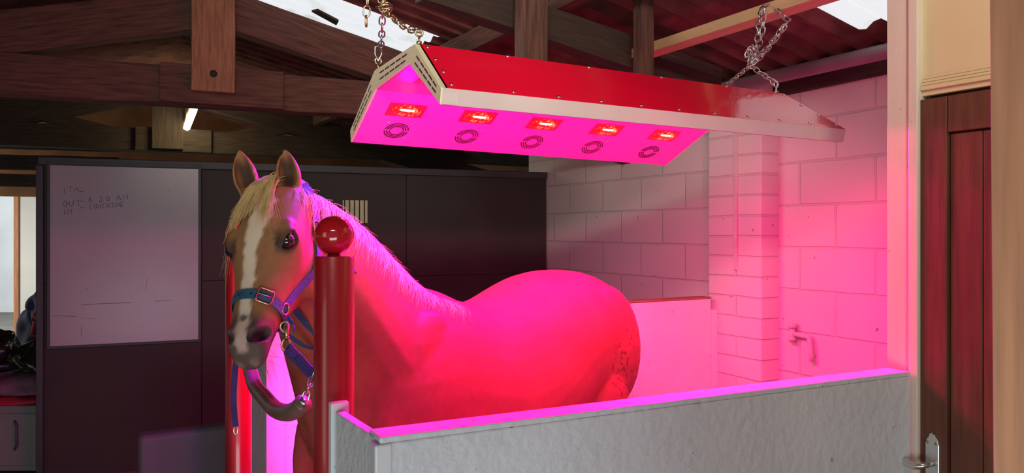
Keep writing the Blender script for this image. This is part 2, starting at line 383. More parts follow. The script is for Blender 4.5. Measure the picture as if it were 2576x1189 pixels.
slab('capping_rail', P1, pd, pn, FL, .070, PZ-.012, PZ, M_['white'], fp, .003)
slab('frame_core', P1+pn*.019, pd, pn, FL, .035, 0, PZ-.012, M_['white'], fp)
RL = (P3-P1).length
slab('return_panel', P1+rd*.03, rd, rn, RL-.05, .022, 0, PZ-.006, M_['white'], fp)
slab('corner_batten', P1-rd*.002-rn*.010, pd, pn, .034, .034, 0, PZ-.013, M_['trimwhite'], fp)
slab('end_batten', P3-rd*.018-rn*.008, rd, rn, .02, .04, 0, PZ+.012, M_['trimwhite'], fp, .003)
# rear partition
Q1 = AB(.63, 3.32, 0); Q2 = AB(3.12, 3.345, 0); qd = (Q2-Q1).normalized(); qn = V(-qd.y, qd.x, 0)
rp_ = thing('stall_partition', Q1, 'pink lit white partition on the far side of the horse', 'partition', 'white stall partitions')
QL = (Q2-Q1).length
slab('board_panel', Q1, qd, qn, QL, .018, 0, PZ-.01, M_['white'], rp_)
slab('frame_core', Q1+qn*.019, qd, qn, QL-.002, .05, 0, PZ-.012, M_['white'], rp_)
slab('capping_rail', Q1-qn*.004, qd, qn, QL, .085, PZ-.010, PZ, M_['timber_light'], rp_, .002)
slab('end_batten', Q1-qn*.014, qd, qn, .075, .0135, 0, PZ-.02, M_['trimwhite'], rp_, .002)
slab('return_panel', Q1+qn*.07, qd, qn, .022, .26, 0, PZ-.012, M_['white'], rp_)
slab('end_batten', Q2-qn*.012-qd*.0, qd, qn, .05, .06, 0, PZ-.075, M_['trimwhite'], rp_, .002)

# ------------------------------------------------------------------ cream post, door, panel above, near jamb
DA = 1.955
def dM(b0, a=DA):
    M = Matrix((-BX, AX, UP)).transposed().to_4x4(); M.translation = AB(a, b0, 0); return M
b = MB(); b.box(0, 0, 0, .088, .16, 3.4); b.box(.072, -.012, 0, .10, .10, 3.4)
b.obj('trim_4', M_['postpaint'], M=dM(1.396), bevel=.003, kind='structure')
b = MB(); b.box(.0, .012, CZ+.385, 1.1, .08, 3.4); b.obj('wall_front', M_['cream'], M=dM(1.297), bevel=.002, kind='structure')
b = MB()
zt = CZ+.362
for k, (z0, z1, o_) in enumerate(((0, .014, .004), (.014, .026, .014), (.027, .035, .010), (.036, .044, .006), (.045, .055, .002))):
    b.box(0, .012-o_, zt+z0, 1.1, .03, zt+z1)
b.obj('trim_5', M_['cream'], M=dM(1.296), bevel=.002, kind='structure')
# door
DT = CZ+.352
b = MB(); b.box(0, .0, .01, .94, .04, DT)
door = None
bb = MB()
bb.box(.002, .0, .01, .076, .042, DT)                    # stile
bb.box(.079, .0, DT-.095, .93, .042, DT)                 # head rail
x = .079
for k in range(10):
    bb.box(x, .010, .01, x+.083, .038, DT-.099); x += .0855
bb.box(.01, .03, .02, .93, .046, DT-.01); bb.box(-.01, .045, .01, .95, .06, DT+.05)
door = bb.obj('door_1', M_['door'], M=dM(1.299), bevel=.0025, kind='structure')
hb = onplane(2348, 1155, AB(DA, 0, 0), AX); hB = hb.dot(BX); hz = hb.z
pl = MB(); pts = []
W_, H_ = .019, .068
out = [(-W_, -H_), (W_, -H_), (W_, H_*.62), (W_*.8, H_*.80), (W_*.55, H_*.86), (W_*.4, H_*1.0), (0, H_*1.06), (-W_*.4, H_*1.0), (-W_*.55, H_*.86), (-W_*.8, H_*.80), (-W_, H_*.62)]
def on_door(x, z, d): return AB(DA-d, hB-x, hz+z)
pl.loft([[on_door(x, z, -.001) for x, z in out], [on_door(x, z, .005) for x, z in out], [on_door(x*.9, z*.96, .007) for x, z in out]])
hp = pl.obj('handle_plate', M_['steel'], door, bevel=.0008)
lv = MB(); lv.tube([on_door(0, -.01, .004), on_door(0, -.01, .03), on_door(-.006, -.012, .042), on_door(-.02, -.018, .046), on_door(-.035, -.016, .046), on_door(-.05, -.012, .044), on_door(-.058, -.013, .042)], [.008, .008, .0085, .009, .010, .012, .009], 12)
lv.obj('lever_handle', M_['steel'], door, smooth=True)
for sx in (-.012, .011):
    sc = MB(); sc.lathe(on_door(sx, .045, .006), -AX, [(.004, 0), (.004, .002), (.002, .003), (0, .003)], 12); sc.obj('plate_screw', M_['brass'], hp, smooth=True)
# near jamb at the right edge of the view
b = MB(); b.hexa([V(.447, .70, 0), V(.75, .70, 0), V(.75, .80, 0), V(.55, .80, 0), V(.424, .70, 3.2), V(.75, .70, 3.2), V(.75, .80, 3.2), V(.53, .80, 3.2)])
b.obj('trim_6', M_['jamb'], bevel=.004, kind='structure')
sp = MB()
for z in (1.895, 1.80, 1.22, 1.18, 1.08):
    sp.sphere(V(.440+random.random()*.01, .699, z), .004, 8, 6)

# ------------------------------------------------------------------ wall pipe, conduit
def onW(u, v): return onplane(u, v, AB(WA, 0, 0), AX)
k0 = onplane(1853, 330, AB(WA-.131, 0, 0), AX); k1 = onplane(1853, 678, AB(WA-.131, 0, 0), AX)
b = MB(); b.frame_box((k0+k1)/2-AX*.006, BX*.012, AX*.007, UP*((k0.z-k1.z)/2))
o = b.obj('cable_conduit', M_['pinkpipe'], bevel=.002); tag(o, 'thin painted cable conduit running down the wall pier', 'conduit')
tp = thing('water_pipe', onW(2005, 850), 'painted elbow water pipe with stop tap on the pink wall', 'pipe')
c0, c1, c2 = onW(2003, 838)-AX*.03, onW(2046, 846)-AX*.03, onW(2052, 908)-AX*.03
b = MB(); pth = [c0, lerp(c0, c1, .5), lerp(c0, c1, .9)]
for t in (0, .3, .6, .9): pth.append(lerp(lerp(c0, c1, .92), lerp(c1, c2, .12), t))
pth += [lerp(c1, c2, .2), lerp(c1, c2, .6), c2]; b.tube(pth, .0125, 12); b.obj('pipe_run', M_['pinkpipe'], tp, smooth=True)
b = MB(); b.tube([c0-UP*.045, c0+UP*.03], .015, 12); b.tube([c0+UP*.03, c0+UP*.055], .022, 12); b.tube([c0, c0+AX*.04], .012, 10); b.tube([c0-UP*.02, c0-UP*.035], .02, 10)
b.obj('stop_tap', M_['pinkpipe'], tp, smooth=True)
b = MB(); b.tube([c2+UP*.01, c2+UP*.03, c2+UP*.03+AX*.035], .006, 8); b.obj('pipe_clip', M_['steel'], tp, smooth=True)

# ------------------------------------------------------------------ red posts and chest bar
def red_post(c, lab, zt=1.563):
    t = thing('red_post', V(c.x, c.y, 0), lab, 'post', 'red stall posts')
    b = MB(); b.lathe(V(c.x, c.y, 0), UP, [(.0, 0), (.045, 0), (.045, zt-.004), (.043, zt), (0, zt)], 48)
    o = b.obj('post_tube', M_['redpost'], t, smooth=True); o.modifiers.new('edge', 'EDGE_SPLIT').split_angle = .7
    b = MB(); b.lathe(V(c.x, c.y, zt-.001), UP, [(.016, 0), (.014, .006), (.018, .012), (0, .012)], 24); b.obj('ball_neck', M_['redpost'], t, smooth=True)
    b = MB(); b.sphere(V(c.x, c.y, zt+.0465), .0445, 40, 24); b.obj('ball_finial', M_['redball'], t, smooth=True)
    return t
NP, FP = V(-.403, 1.742, 0), V(-.983, 2.765, 0)
red_post(NP, 'nearer red post with a glossy red ball on top beside the horse head')
red_post(FP, 'farther red post standing behind the horse muzzle')

def link_mesh(L, W, r):
    pts = []; h = (L-W)/2
    for k in range(7): a = math.pi*k/6; pts.append(V(h+W/2*math.sin(a), W/2*math.cos(a), 0))
    for k in range(7): a = math.pi*k/6; pts.append(V(-h-W/2*math.sin(a), -W/2*math.cos(a), 0))
    b = MB(); b.tube(pts, r, 6, closed=True); return b
_lm = {}
def chain(pts, parent, m, L=.030, W=.0165, r=.0021, name='chain_link', jit=0.):
    """links strung along a polyline, each one an object that shares one mesh"""
    key = (L, W, r, m.name)
    pts = [Vector(p) for p in pts]; d = [0]
    for i in range(1, len(pts)): d.append(d[-1]+(pts[i]-pts[i-1]).length)
    pitch = L-2.6*r; n = max(1, int(round(d[-1]/pitch)))
    def at(s):
        s = max(0, min(d[-1], s))
        for i in range(1, len(pts)):
            if s <= d[i]+1e-9: return lerp(pts[i-1], pts[i], (s-d[i-1])/max(1e-9, d[i]-d[i-1]))
        return pts[-1]
    for k in range(n):
        s0 = d[-1]*k/n; s1 = d[-1]*(k+1)/n; a, c = at(s0), at(s1); x = (c-a)
        if x.length < 1e-6: continue
        x.normalize(); y = x.orthogonal().normalized(); z = x.cross(y)
        ang = (math.pi/4 if k % 2 else -math.pi/4) + random.uniform(-jit, jit)
        R = Matrix((x, y*math.cos(ang)+z*math.sin(ang), -y*math.sin(ang)+z*math.cos(ang))).transposed().to_4x4(); R.translation = (a+c)/2
        if key not in _lm:
            o = link_mesh(L, W, r).obj(name, m, parent, M=R, smooth=True); _lm[key] = o.data
        else:
            o = bpy.data.objects.new(name, _lm[key]); C.objects.link(o); place(o, R, parent)

def catmull(pts, n=8):
    pts = [Vector(p) for p in pts]; out = []
    P = [pts[0]*2-pts[1]]+pts+[pts[-1]*2-pts[-2]]
    for i in range(1, len(P)-2):
        for k in range(n):
            t = k/n; a, b_, c, d = P[i-1], P[i], P[i+1], P[i+2]
            out.append(.5*((2*b_)+(c-a)*t+(2*a-5*b_+4*c-d)*t*t+(3*b_-a-3*c+d)*t**3))
    out.append(pts[-1]); return out
cb = thing('chest_bar', pt(700, 1055, 2.0), 'sagging dark rubber covered chest bar hung between the two red posts', 'bar')
pts = [pt(764, 1012, 1.80), pt(746, 1030, 1.82), pt(720, 1037, 1.88), pt(692, 1028, 1.98), pt(664, 998, 2.12), pt(642, 970, 2.28), pt(628, 925, 2.44), pt(615, 880, 2.58), pt(606, 850, 2.68)]
b = MB(); b.tube(catmull(pts, 6), .0215, 16); b.obj('rubber_sleeve', M_['tube'], cb, smooth=True)
b = MB(); b.tube([pt(768, 1006, 1.795), pt(763, 1013, 1.80)], .012, 12); b.obj('sleeve_end_ring', M_['steel'], cb, smooth=True)
chain([pt(767, 1008, 1.80), pt(772, 985, 1.80), pt(783, 960, 1.79), pt(793, 930, 1.785)], cb, M_['steel'], .026, .015, .0024)
chain([pt(606, 850, 2.69), pt(602, 842, 2.73)], cb, M_['steel'], .026, .015, .0024)

# ------------------------------------------------------------------ solarium lamp
def LP(a, bb, z): return AB(a, bb, CZ+z)
Lp = dict(NR=LP(.828, 2.12, .548), FR=LP(.828, 2.49, .537), NT=LP(.828, 1.925, .388), NB=LP(.828, 1.932, .343), FT=LP(.828, 2.768, .368), FB=LP(.828, 2.760, .326), NI=LP(.828, 2.167, .500), FI=LP(.828, 2.478, .474))
Rp = dict(NR=LP(2.350, 2.12, .529), FR=LP(2.335, 2.49, .515), NT=LP(2.454, 1.925, .377), NB=LP(2.448, 1.932, .330), FT=LP(2.310, 2.768, .343), FB=LP(2.303, 2.760, .301), NI=LP(2.36, 2.167, .480), FI=LP(2.33, 2.478, .452))
ctr = (Lp['NR']+Rp['FR'])/2
lamp = thing('solarium_lamp', ctr, 'long red and silver horse solarium lamp hanging on chains', 'lamp')
lx = (Rp['NR']-Lp['NR']).normalized()
for k, (q0, q1, q2) in dict(FI=('FI', 'FB', 'FB'), NI=('NI', 'NB', 'NB')).items():      # keep the inner panels flat
    nn_ = (Lp[q1]-Lp[q0]).cross(Rp[q2]-Lp[q0]); dd_ = Rp[k]-Lp[k]; Rp[k] = Rp[k]-UP*(dd_.dot(nn_)/nn_.z)
def G(k, t): return lerp(Lp[k], Rp[k], t)
def plate(name, k0, k1, m, th, t0=0., t1=1., out=None, ext=(0, 0)):
    a, bq, c, d = G(k0, t0), G(k1, t0), G(k1, t1), G(k0, t1)
    n = (bq-a).cross(d-a).normalized()
    if n.dot(out) < 0: n = -n
    e = (bq-a).normalized()
    a, d = a-e*ext[0], d-e*ext[0]; bq, c = bq+e*ext[1], c+e*ext[1]
    b = MB(); b.hexa([a, bq, c, d, a+n*th, bq+n*th, c+n*th, d+n*th]); return b.obj(name, m, lamp, bevel=.0006), n
_, nN = plate('red_side_plate', 'NR', 'NT', M_['red'], .003, .012, 1.0, UP-BX, (0, .004))
_, nT = plate('red_top_plate', 'NR', 'FR', M_['red'], .003, .012, 1.0, UP)
_, nF = plate('red_side_plate', 'FR', 'FT', M_['red'], .003, .012, 1.0, UP+BX)
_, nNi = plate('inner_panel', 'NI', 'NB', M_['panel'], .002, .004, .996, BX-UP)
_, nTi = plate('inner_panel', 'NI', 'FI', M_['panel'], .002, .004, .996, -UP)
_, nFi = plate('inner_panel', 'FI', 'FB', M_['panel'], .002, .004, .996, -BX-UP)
plate('edge_trim', 'NT', 'NB', M_['alu'], .006, .0, 1.0, -BX)
plate('edge_trim', 'FT', 'FB', M_['alu'], .006, .0, 1.0, BX)
outer = ['NT', 'NR', 'FR', 'FT']; inner = ['NB', 'NI', 'FI', 'FB']
def end_cap(P, dirn, slots):
    b = MB(); vs = []; fs = []
    for k in outer+inner: vs.append(P[k]+dirn*.002)
    for k in outer+inner: vs.append(P[k]-dirn*.014)
    for i in range(3):
        fs += [(i, i+1, 5+i, 4+i), (8+i, 12+i, 13+i, 9+i), (i, 8+i, 9+i, i+1), (4+i, 5+i, 13+i, 12+i)]
    fs += [(0, 4, 12, 8), (3, 11, 15, 7)]
    b.add(vs, fs); o = b.obj('end_cap', M_['capmetal'], lamp, bevel=.001)
    for i in range(3):
        o0, o1, i0, i1 = P[outer[i]], P[outer[i+1]], P[inner[i]], P[inner[i+1]]
        for row in (.32, .66):
            a = lerp(o0, i0, row); c = lerp(o1, i1, row); e = (c-a)
            nsl = 5 if i != 1 else 5
            for k in range(nsl):
                f0 = .14+.74*k/nsl; f1 = f0+.74/nsl*.80
                q0, q1 = a+e*f0, a+e*f1; up_ = (lerp(o0, o1, .5)-lerp(i0, i1, .5)).normalized()
                s = MB(); s.frame_box((q0+q1)/2+dirn*.0022, (q1-q0)/2, up_*.0026, dirn*.0006); s.obj('vent_slot', M_['slot'], o)
    return o
end_cap(Lp, -lx, True); end_cap(Rp, lx, True)
# seam block on the near corner of the edge trim
b = MB(); pm = lerp(Lp['NT'], Lp['NB'], .5); b.frame_box(pm-BX*.0066+lx*.024, lx*.026, BX*.0012, UP*.0225); b.obj('corner_block', M_['alu'], lamp, bevel=.0008)
# screws along the red plate
def screw(p, n):
    b = MB(); b.lathe(p, n, [(.0065, 0), (.006, .002), (.003, .0035), (0, .0038)], 12); b.obj('screw', M_['steel'], lamp, smooth=True)
for f in (.07, .36, .65, .93):
    screw(lerp(G('NR', .022), G('NT', .022), f)+nN*.003, nN); screw(lerp(G('NR', .985), G('NT', .985), f)+nN*.003, nN)
for k in range(9):
    t = .14+.80*k/8.5; screw(lerp(G('NR', t), G('NT', t), .95)+nN*.003, nN)
for k in range(4): screw(lerp(G('NR', .2+.2*k), G('NT', .2+.2*k), .02)+nN*.003, nN)
# lamps and fans
def glow_mat():
    m, nt, p = nm('lit_red_bulb_glass'); N = nt.nodes; L = nt.links
    tc = N.new('ShaderNodeTexCoord'); vz = N.new('ShaderNodeTexVoronoi'); vz.inputs['Scale'].default_value = 70
    L.new(tc.outputs['Object'], vz.inputs['Vector'])
    r = N.new('ShaderNodeValToRGB'); L.new(vz.outputs['Distance'], r.inputs[0])
    e = r.color_ramp.elements; e[0].position = .12; e[0].color = (1.0, .35, .06, 1); e[1].position = .5; e[1].color = (.75, .006, .01, 1)
    L.new(r.outputs[0], p.inputs['Emission Color']); p.inputs['Emission Strength'].default_value = 1.0
    p.inputs['Base Color'].default_value = (.3, .01, .01, 1); p.inputs['Roughness'].default_value = .15
    return m
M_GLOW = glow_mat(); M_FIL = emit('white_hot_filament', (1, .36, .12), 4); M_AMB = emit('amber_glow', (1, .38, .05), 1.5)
M_RECESS = mat('red_recess_plate', (.55, .02, .05), .3); M_UV = emit('violet_tube', (.22, .05, 1), 2.5)
def lamp_unit(c, n, ex, parent, light=True, power=5, detail=True):
    ey = n.cross(ex).normalized()
    if ey.z < 0: ey = -ey
    b = MB(); b.frame_box(c+n*.0012, ex*.068, ey*.036, n*.0008); pl = b.obj('reflector_plate', M_RECESS, parent)
    b = MB(); rings = []
    for sc_, h in ((1, .0021), (.97, .0035), (.85, .005), (.6, .0065), (.3, .0072), (.02, .0075)):
        ring = []
        for k in range(28):
            a = 2*math.pi*k/28; ca, sa = math.cos(a), math.sin(a)
            ring.append(c+n*h+ex*(.055*sc_*math.copysign(abs(ca)**.75, ca))+ey*(.0325*sc_*math.copysign(abs(sa)**.8, sa)))
        rings.append(ring)
    b.loft(rings); b.obj('bulb_glass', M_GLOW, pl, smooth=True)
    b = MB(); f0 = c+n*.0085+ey*.010; b.tube([f0-ex*.026, f0-ex*.012, f0+ex*.012, f0+ex*.026], [.003, .0042, .0042, .003], 10); b.obj('filament', M_FIL, pl, smooth=True)
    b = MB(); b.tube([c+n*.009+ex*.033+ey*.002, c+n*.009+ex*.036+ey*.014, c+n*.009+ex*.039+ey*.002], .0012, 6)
    b.obj('amber_reflection', M_AMB, pl, smooth=True)  # glowing loop modelled as a reflection in the bulb glass
    if light: lamplight(c+n*.03, n, power)
def lamplight(p, n, power, color=(1, 0.0, .21), size=.06, spread=172):
    l = bpy.data.lights.new('bulb_and_fill_light', 'AREA'); l.shape = 'DISK'; l.size = size; l.energy = power; l.color = color; l.spread = math.radians(spread)  # serves the bulbs and the added violet lights alike
    o = bpy.data.objects.new('bulb_and_fill_light', l); C.objects.link(o); o.location = p; o.rotation_euler = n.to_track_quat('-Z', 'Y').to_euler()
fan_px = [(997, 328), (1174, 343), (1338, 357), (1490, 370), (1632, 382)]
lamp_px = [(1022, 277), (1203, 294), (1369, 311), (1526, 326), (1671, 340)]
RP = 8.5
for (u, v), (fu, fv) in zip(lamp_px, fan_px):
    lamp_unit(onplane(u, v, Lp['FB']+nFi*.002, nFi), nFi, lx, lamp, True, RP)
    c = onplane(fu, fv, Lp['FB']+nFi*.002, nFi); ey = nFi.cross(lx).normalized()
    if ey.z < 0: ey = -ey
    b = MB()
    for r in (.026, .035, .044):
        for q in range(2):
            a0 = math.pi*q + .35; arc = []
            for k in range(17):
                a = a0-.25+(math.pi-.22)*k/16; arc.append(a)
            wd = .0023
            rings = []
            for a in arc:
                d = lx*math.cos(a)+ey*math.sin(a); rings.append([c+d*(r-wd)+nFi*.0002, c+d*(r+wd)+nFi*.0002, c+d*(r+wd)+nFi*.0012, c+d*(r-wd)+nFi*.0012])
            b.loft(rings)
    fg = b.obj('fan_grille', M_['slot'], lamp)
    for k in range(4):
        b = MB(); a = math.pi/4+math.pi/2*k; b.lathe(c+(lx*math.cos(a)+ey*math.sin(a))*.062, nFi, [(.004, 0), (.0035, .002), (0, .003)], 8); b.obj('fan_screw', M_['steel'], fg, smooth=True)
# centre row and near row
for k in range(5):
    t = .10+.20*k
    cT = lerp(G('NI', t), G('FI', t), .5)+nTi*.002
    lamp_unit(cT, nTi, lx, lamp, True, RP)
    cN = lerp(G('NI', t), G('NB', t), .5)+nNi*.002
    lamp_unit(cN, nNi, lx, lamp, True, RP)
for k in range(3):
    b = MB(); t = .12+.34*k; q = lerp(G('NI', t), G('FI', t), .26)+nTi*.018; b.tube([q, q+lx*.18], .008, 10); b.obj('violet_tube', M_UV, lamp, smooth=True)
for t, pw in ((.03, 4.0), (.16, 1.0), (.55, .3), (.86, .5)):
    lamplight(lerp(G('NI', t), G('FI', t), .3)+nTi*.04, (nTi-lx*(.45 if t < .1 else 0)).normalized(), pw, (.16, .02, 1), .08)
for t, pw in ((.08, 5.0), (.26, .8)):
    lamplight(lerp(G('NI', t), G('NB', t), .55)+nNi*.03, nNi, pw, (.16, .02, 1), .08, 160)  # violet lights added in the near wing to tint the far panel
vp = lerp(G('NI', .0), G('FI', .0), .4)+nTi*.03
lamplight(vp, (V(-.50, 2.26, 1.62)-vp).normalized(), 9, (.16, .02, 1), .07, 80)  # added violet light, aimed at the neck
vp = lerp(G('FI', .86), G('FB', .86), .35)+nFi*.03
lamplight(vp, (AB(1.955, 1.35, 1.45)-vp).normalized(), 5, (.20, .03, 1), .07, 75)  # added violet light that tints the cream post
vp = lerp(G('NI', .03), G('NB', .03), .6)+nNi*.03
lamplight(vp, (AB(1.02, 3.32, .85)-vp).normalized(), 5, (.30, .05, 1), .07, 28)  # narrow violet light added to turn the rear partition lilac
# lower edge screws on the inner far panel
for k in range(7):
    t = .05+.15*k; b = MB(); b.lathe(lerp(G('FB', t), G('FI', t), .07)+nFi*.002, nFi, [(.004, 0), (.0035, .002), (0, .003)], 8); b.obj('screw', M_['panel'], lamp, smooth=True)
# eye bolts on the lamp
def eyebolt(p, m):
    b = MB(); b.tube([p, p+UP*.022], .0035, 8); b.lathe(p, UP, [(.009, 0), (.009, .006), (0, .006)], 6)
    ring = [p+UP*.032+(AX*math.cos(a)+UP*math.sin(a))*.011 for a in [2*math.pi*k/14 for k in range(14)]]
    b.tube(ring, .0032, 8, closed=True); b.obj('eye_bolt', m, lamp, smooth=True)
ebL = [Lp['NR']+lx*.012+UP*.002, Lp['FR']+lx*.012+UP*.002]; ebR = [Rp['NR']-lx*.04+UP*.002, Rp['FR']-lx*.04+UP*.002]
for p in ebL: eyebolt(p, M_['brasschain'])
for p in ebR: eyebolt(p, M_['steel'])
# chains
kn = pt(958, 22, 2.40)
ch = thing('hanging_chain', kn, 'brassy chain bundle holding the left end of the red lamp', 'chain', 'lamp chains')
chain(catmull([kn+V(0, 0, .0), pt(985, 42, 2.36), pt(1018, 68, 2.31), ebL[0]+UP*.035], 5), ch, M_['brasschain'], .032, .018, .0027)
chain([pt(962, 25, 2.42), pt(961, 80, 2.48), pt(958, 118, 2.55)], ch, M_['steel'], .032, .018, .0027)
b = MB(); q = ebL[1]+UP*.075
b.tube([q+V(0, 0, -.042), q+V(.012, 0, -.02), q+V(.010, 0, .004), q+V(0, 0, .010), q+V(-.010, 0, .004), q+V(-.012, 0, -.02)], .003, 8, closed=True); b.obj('snap_hook', M_['steel'], ch, smooth=True)
chain([pt(926, -10, 2.34), pt(922, 30, 2.34), pt(921, 66, 2.34)], ch, M_['brasschain'], .034, .019, .0027)
for k in range(7):
    a = k*2.4; p = kn+V(random.uniform(-.025, .03), random.uniform(-.02, .02), random.uniform(-.004, .035))
    chain([p, p+V(.03*math.cos(a), .02*math.sin(a), .012*math.sin(a*1.7))], ch, M_['brasschain'], .034, .019, .0027, jit=1)
topz = roofz(.86)-.14
chain([kn+UP*.02, AB(.86, kn.dot(BX), topz)], ch, M_['brasschain'], .034, .019, .0027)
k2 = pt(1887, 165, 2.90)
c2_ = thing('hanging_chain', k2, 'silver steel chain looped over the pine rail at the right end of the lamp', 'chain', 'lamp chains')
rb = [AB(2.35-.055, 2.42, RZ+.03), AB(2.35+.055, 2.36, RZ+.03)]
chain(catmull([k2, pt(1905, 100, 2.92), pt(1908, 60, 2.93), pt(1916, 28, 2.95)], 5), c2_, M_['steel'], .032, .018, .0025)
chain(catmull([k2, pt(1930, 120, 2.95), pt(1958, 85, 2.97), pt(1975, 60, 2.97)], 5), c2_, M_['steel'], .032, .018, .0025)
chain(catmull([k2, pt(1905, 150, 2.86), pt(1945, 105, 2.88), pt(1985, 50, 2.88)], 5), c2_, M_['steel'], .032, .018, .0025)
chain(catmull([pt(1916, 28, 2.95), pt(1925, 14, 2.98), pt(1950, 12, 3.0), pt(1958, 30, 2.93), pt(1985, 52, 2.90)], 5), c2_, M_['steel'], .032, .018, .0025)
chain(catmull([pt(1922, 18, 2.95), pt(1918, 80, 2.97), pt(1900, 140, 2.95), k2], 5), c2_, M_['steel'], .032, .018, .0025)
chain(catmull([k2, pt(1915, 185, 2.93), pt(1938, 200, 2.96), ebR[0]+UP*.03], 5), c2_, M_['steel'], .032, .018, .0025)
chain([k2, lerp(k2, ebR[1]+UP*.03, .5), ebR[1]+UP*.03], c2_, M_['steel'], .032, .018, .0025)
for k in range(9):
    a = k*2.1; p = k2+V(random.uniform(-.02, .02), random.uniform(-.02, .02), random.uniform(-.02, .07))
    chain([p, p+V(.012*math.cos(a), .02*math.sin(a), .026)], c2_, M_['steel'], .032, .018, .0025, jit=1)

# ------------------------------------------------------------------ whiteboard, vent, tube light
wb = thing('whiteboard', WL+wx*wall_s(312)+UP*.87+wn*.02, 'large smudged whiteboard with handwriting on the dark wall', 'whiteboard')
WM[wb.name] = wallM(); wb.matrix_basis = wallM() @ Matrix.Translation((wall_s(312), -.002, .87)); WM[wb.name] = wb.matrix_basis.copy()
s0, s1 = wall_s(127), wall_s(499); zB, zT = CZ-(870-HV)/F*(WL.y+wx.y*s0), CZ-(412-HV)/F*(WL.y+wx.y*s0)
Mw = wallM()
b = MB(); b.box(s0, -.016, zB, s1, -.004, zT); b.obj('writing_surface', M_['board'], wb, M=Mw)
b = MB(); fw = .018
b.box(s0-fw, -.022, zB-fw, s0, -.003, zT+fw); b.box(s1, -.022, zB-fw, s1+fw, -.003, zT+fw); b.box(s0, -.022, zB-fw, s1, -.003, zB); b.box(s0, -.022, zT, s1, -.003, zT+fw)
b.obj('board_frame', M_['darktrim'], wb, M=Mw, bevel=.002)
LET = {'I': [[(0, 0), (0, 1)]], 'T': [[(.3, 0), (.32, 1)], [(0, 1), (.65, .98)]], 'N': [[(0, 0), (.05, 1), (.5, .1), (.55, 1)]], 'O': [[(.3, 0), (.05, .3), (.1, .8), (.4, 1), (.65, .6), (.5, .1), (.3, 0)]],
       'U': [[(0, 1), (.05, .2), (.3, 0), (.5, .3), (.55, 1)]], '-': [[(0, .5), (.6, .52)]], '6': [[(.4, 1), (.08, .5), (.1, .1), (.4, 0), (.5, .3), (.3, .5), (.08, .35)]], '3': [[(0, 1), (.45, .9), (.2, .55), (.5, .3), (.3, 0), (0, .08)]],
       '0': [[(.3, 0), (.05, .4), (.2, .95), (.5, .7), (.5, .2), (.3, 0)]], 'A': [[(0, 0), (.3, 1), (.6, 0)], [(.12, .4), (.48, .4)]], 'M': [[(0, 0), (.1, 1), (.35, .3), (.6, 1), (.7, 0)]], 'L': [[(.1, 1), (0, 0), (.5, .05)]],
       'C': [[(.5, .9), (.2, .95), (.03, .5), (.2, .05), (.5, .1)]], 'H': [[(0, 0), (.05, 1)], [(.5, 0), (.52, 1)], [(.03, .5), (.5, .5)]], 'E': [[(.5, 1), (.03, 1), (0, 0), (.5, .02)], [(.02, .5), (.4, .5)]], '~': [[(0, 0), (.2, .55), (.5, .9), (.65, .2), (1.2, -.05), (1.6, .0)]]}
wr = MB()
def wpt(u, v):
    s = wall_s(u); d = WL.y+wx.y*s; return V(s, -.0168, CZ-(v-HV)/F*d)
def write(txt, u, v, du, hgt, slope):
    for chh in txt:
        if chh == ' ': u += du*.7; continue
        for st in LET[chh]:
            pts = [wpt(u+x*du*1.15+random.uniform(-.4, .4), v-y*hgt+slope*x*du+random.uniform(-.4, .4)) for x, y in st]
            wr.tube(pts, .0016, 4)
        u += du*(.45 if chh == 'I' else 1.0); v += slope*du
write('I', 164, 487, 12, 15, 0); write('T~', 174, 483, 13, 13, -.05)
write('OUT', 158, 520, 17, 14, -.06); write('-', 203, 511, 15, 10, 0); write('6 30 AM', 223, 509, 16, 14, -.10)
write('IN', 163, 540, 17, 13, -.05); write('-', 203, 527, 14, 10, 0); write('LUNCHTIME', 227, 526, 10.5, 12, -.07)
wr.obj('handwriting', M_['ink'], wb, M=Mw)
for u0, v0, u1, v1, h in ((205, 766, 330, 760, 2.2), (390, 757, 430, 755, 1.8), (130, 793, 192, 795, 2.5), (210, 800, 240, 800, 1), (205, 820, 206, 845, 1.5), (372, 700, 366, 730, 1.2), (217, 725, 222, 728, 2), (328, 746, 331, 748, 1.5)):
    p, q = wpt(u0, v0), wpt(u1, v1); st = MB(); st.tube([p, lerp(p, q, .4)+V(0, 0, .002), q], .0013*h, 4); st.obj('smear_mark', M_['stain'], wb, M=Mw)
vt = thing('wall_vent', WL+wx*wall_s(893)+UP*1.7, 'small cream slatted vent in the dark wall above the horse neck', 'vent')
s0, s1 = wall_s(862), wall_s(924); d_ = WL.y+wx.y*s0; z1 = CZ+(HV-503)/F*d_; z0 = CZ+(HV-560)/F*d_
b = MB(); b.box(s0, -.006, z0, s1, -.0005, z1); b.obj('vent_plate', M_['ventcream'], vt, M=Mw)
for k in range(5):
    b = MB(); x = s0+(s1-s0)*(k+.35)/5; b.box(x-.004, -.012, z0, x+.004, -.006, z1); b.obj('vent_bar', M_['black'], vt, M=Mw)
fl = thing('tube_light', pt(478, 300, 6.8), 'lit yellowish fluorescent tube under the far truss', 'lamp')
q0, q1 = pt(487, 275, 6.2), pt(468, 326, 7.2)
b = MB(); b.tube([q0, q1], .030, 10); b.obj('glowing_tube', emit('lit_tube', (1, .92, .55), 7), fl, smooth=True)
b = MB(); b.tube([q0+UP*.05, q1+UP*.05], .028, 8); b.obj('batten', M_['ventcream'], fl, smooth=True)
for q in (q0, q1): b = MB(); b.tube([q+UP*.05, q+UP*.45], .004, 6); b.obj('hanging_cord', M_['pine'], fl)
l = bpy.data.lights.new('tube_light_lamp', 'POINT'); l.energy = 11; l.color = (1, .82, .45); l.shadow_soft_size = .1
lo = bpy.data.objects.new('tube_light_lamp', l); C.objects.link(lo); lo.location = pt(478, 318, 6.7)

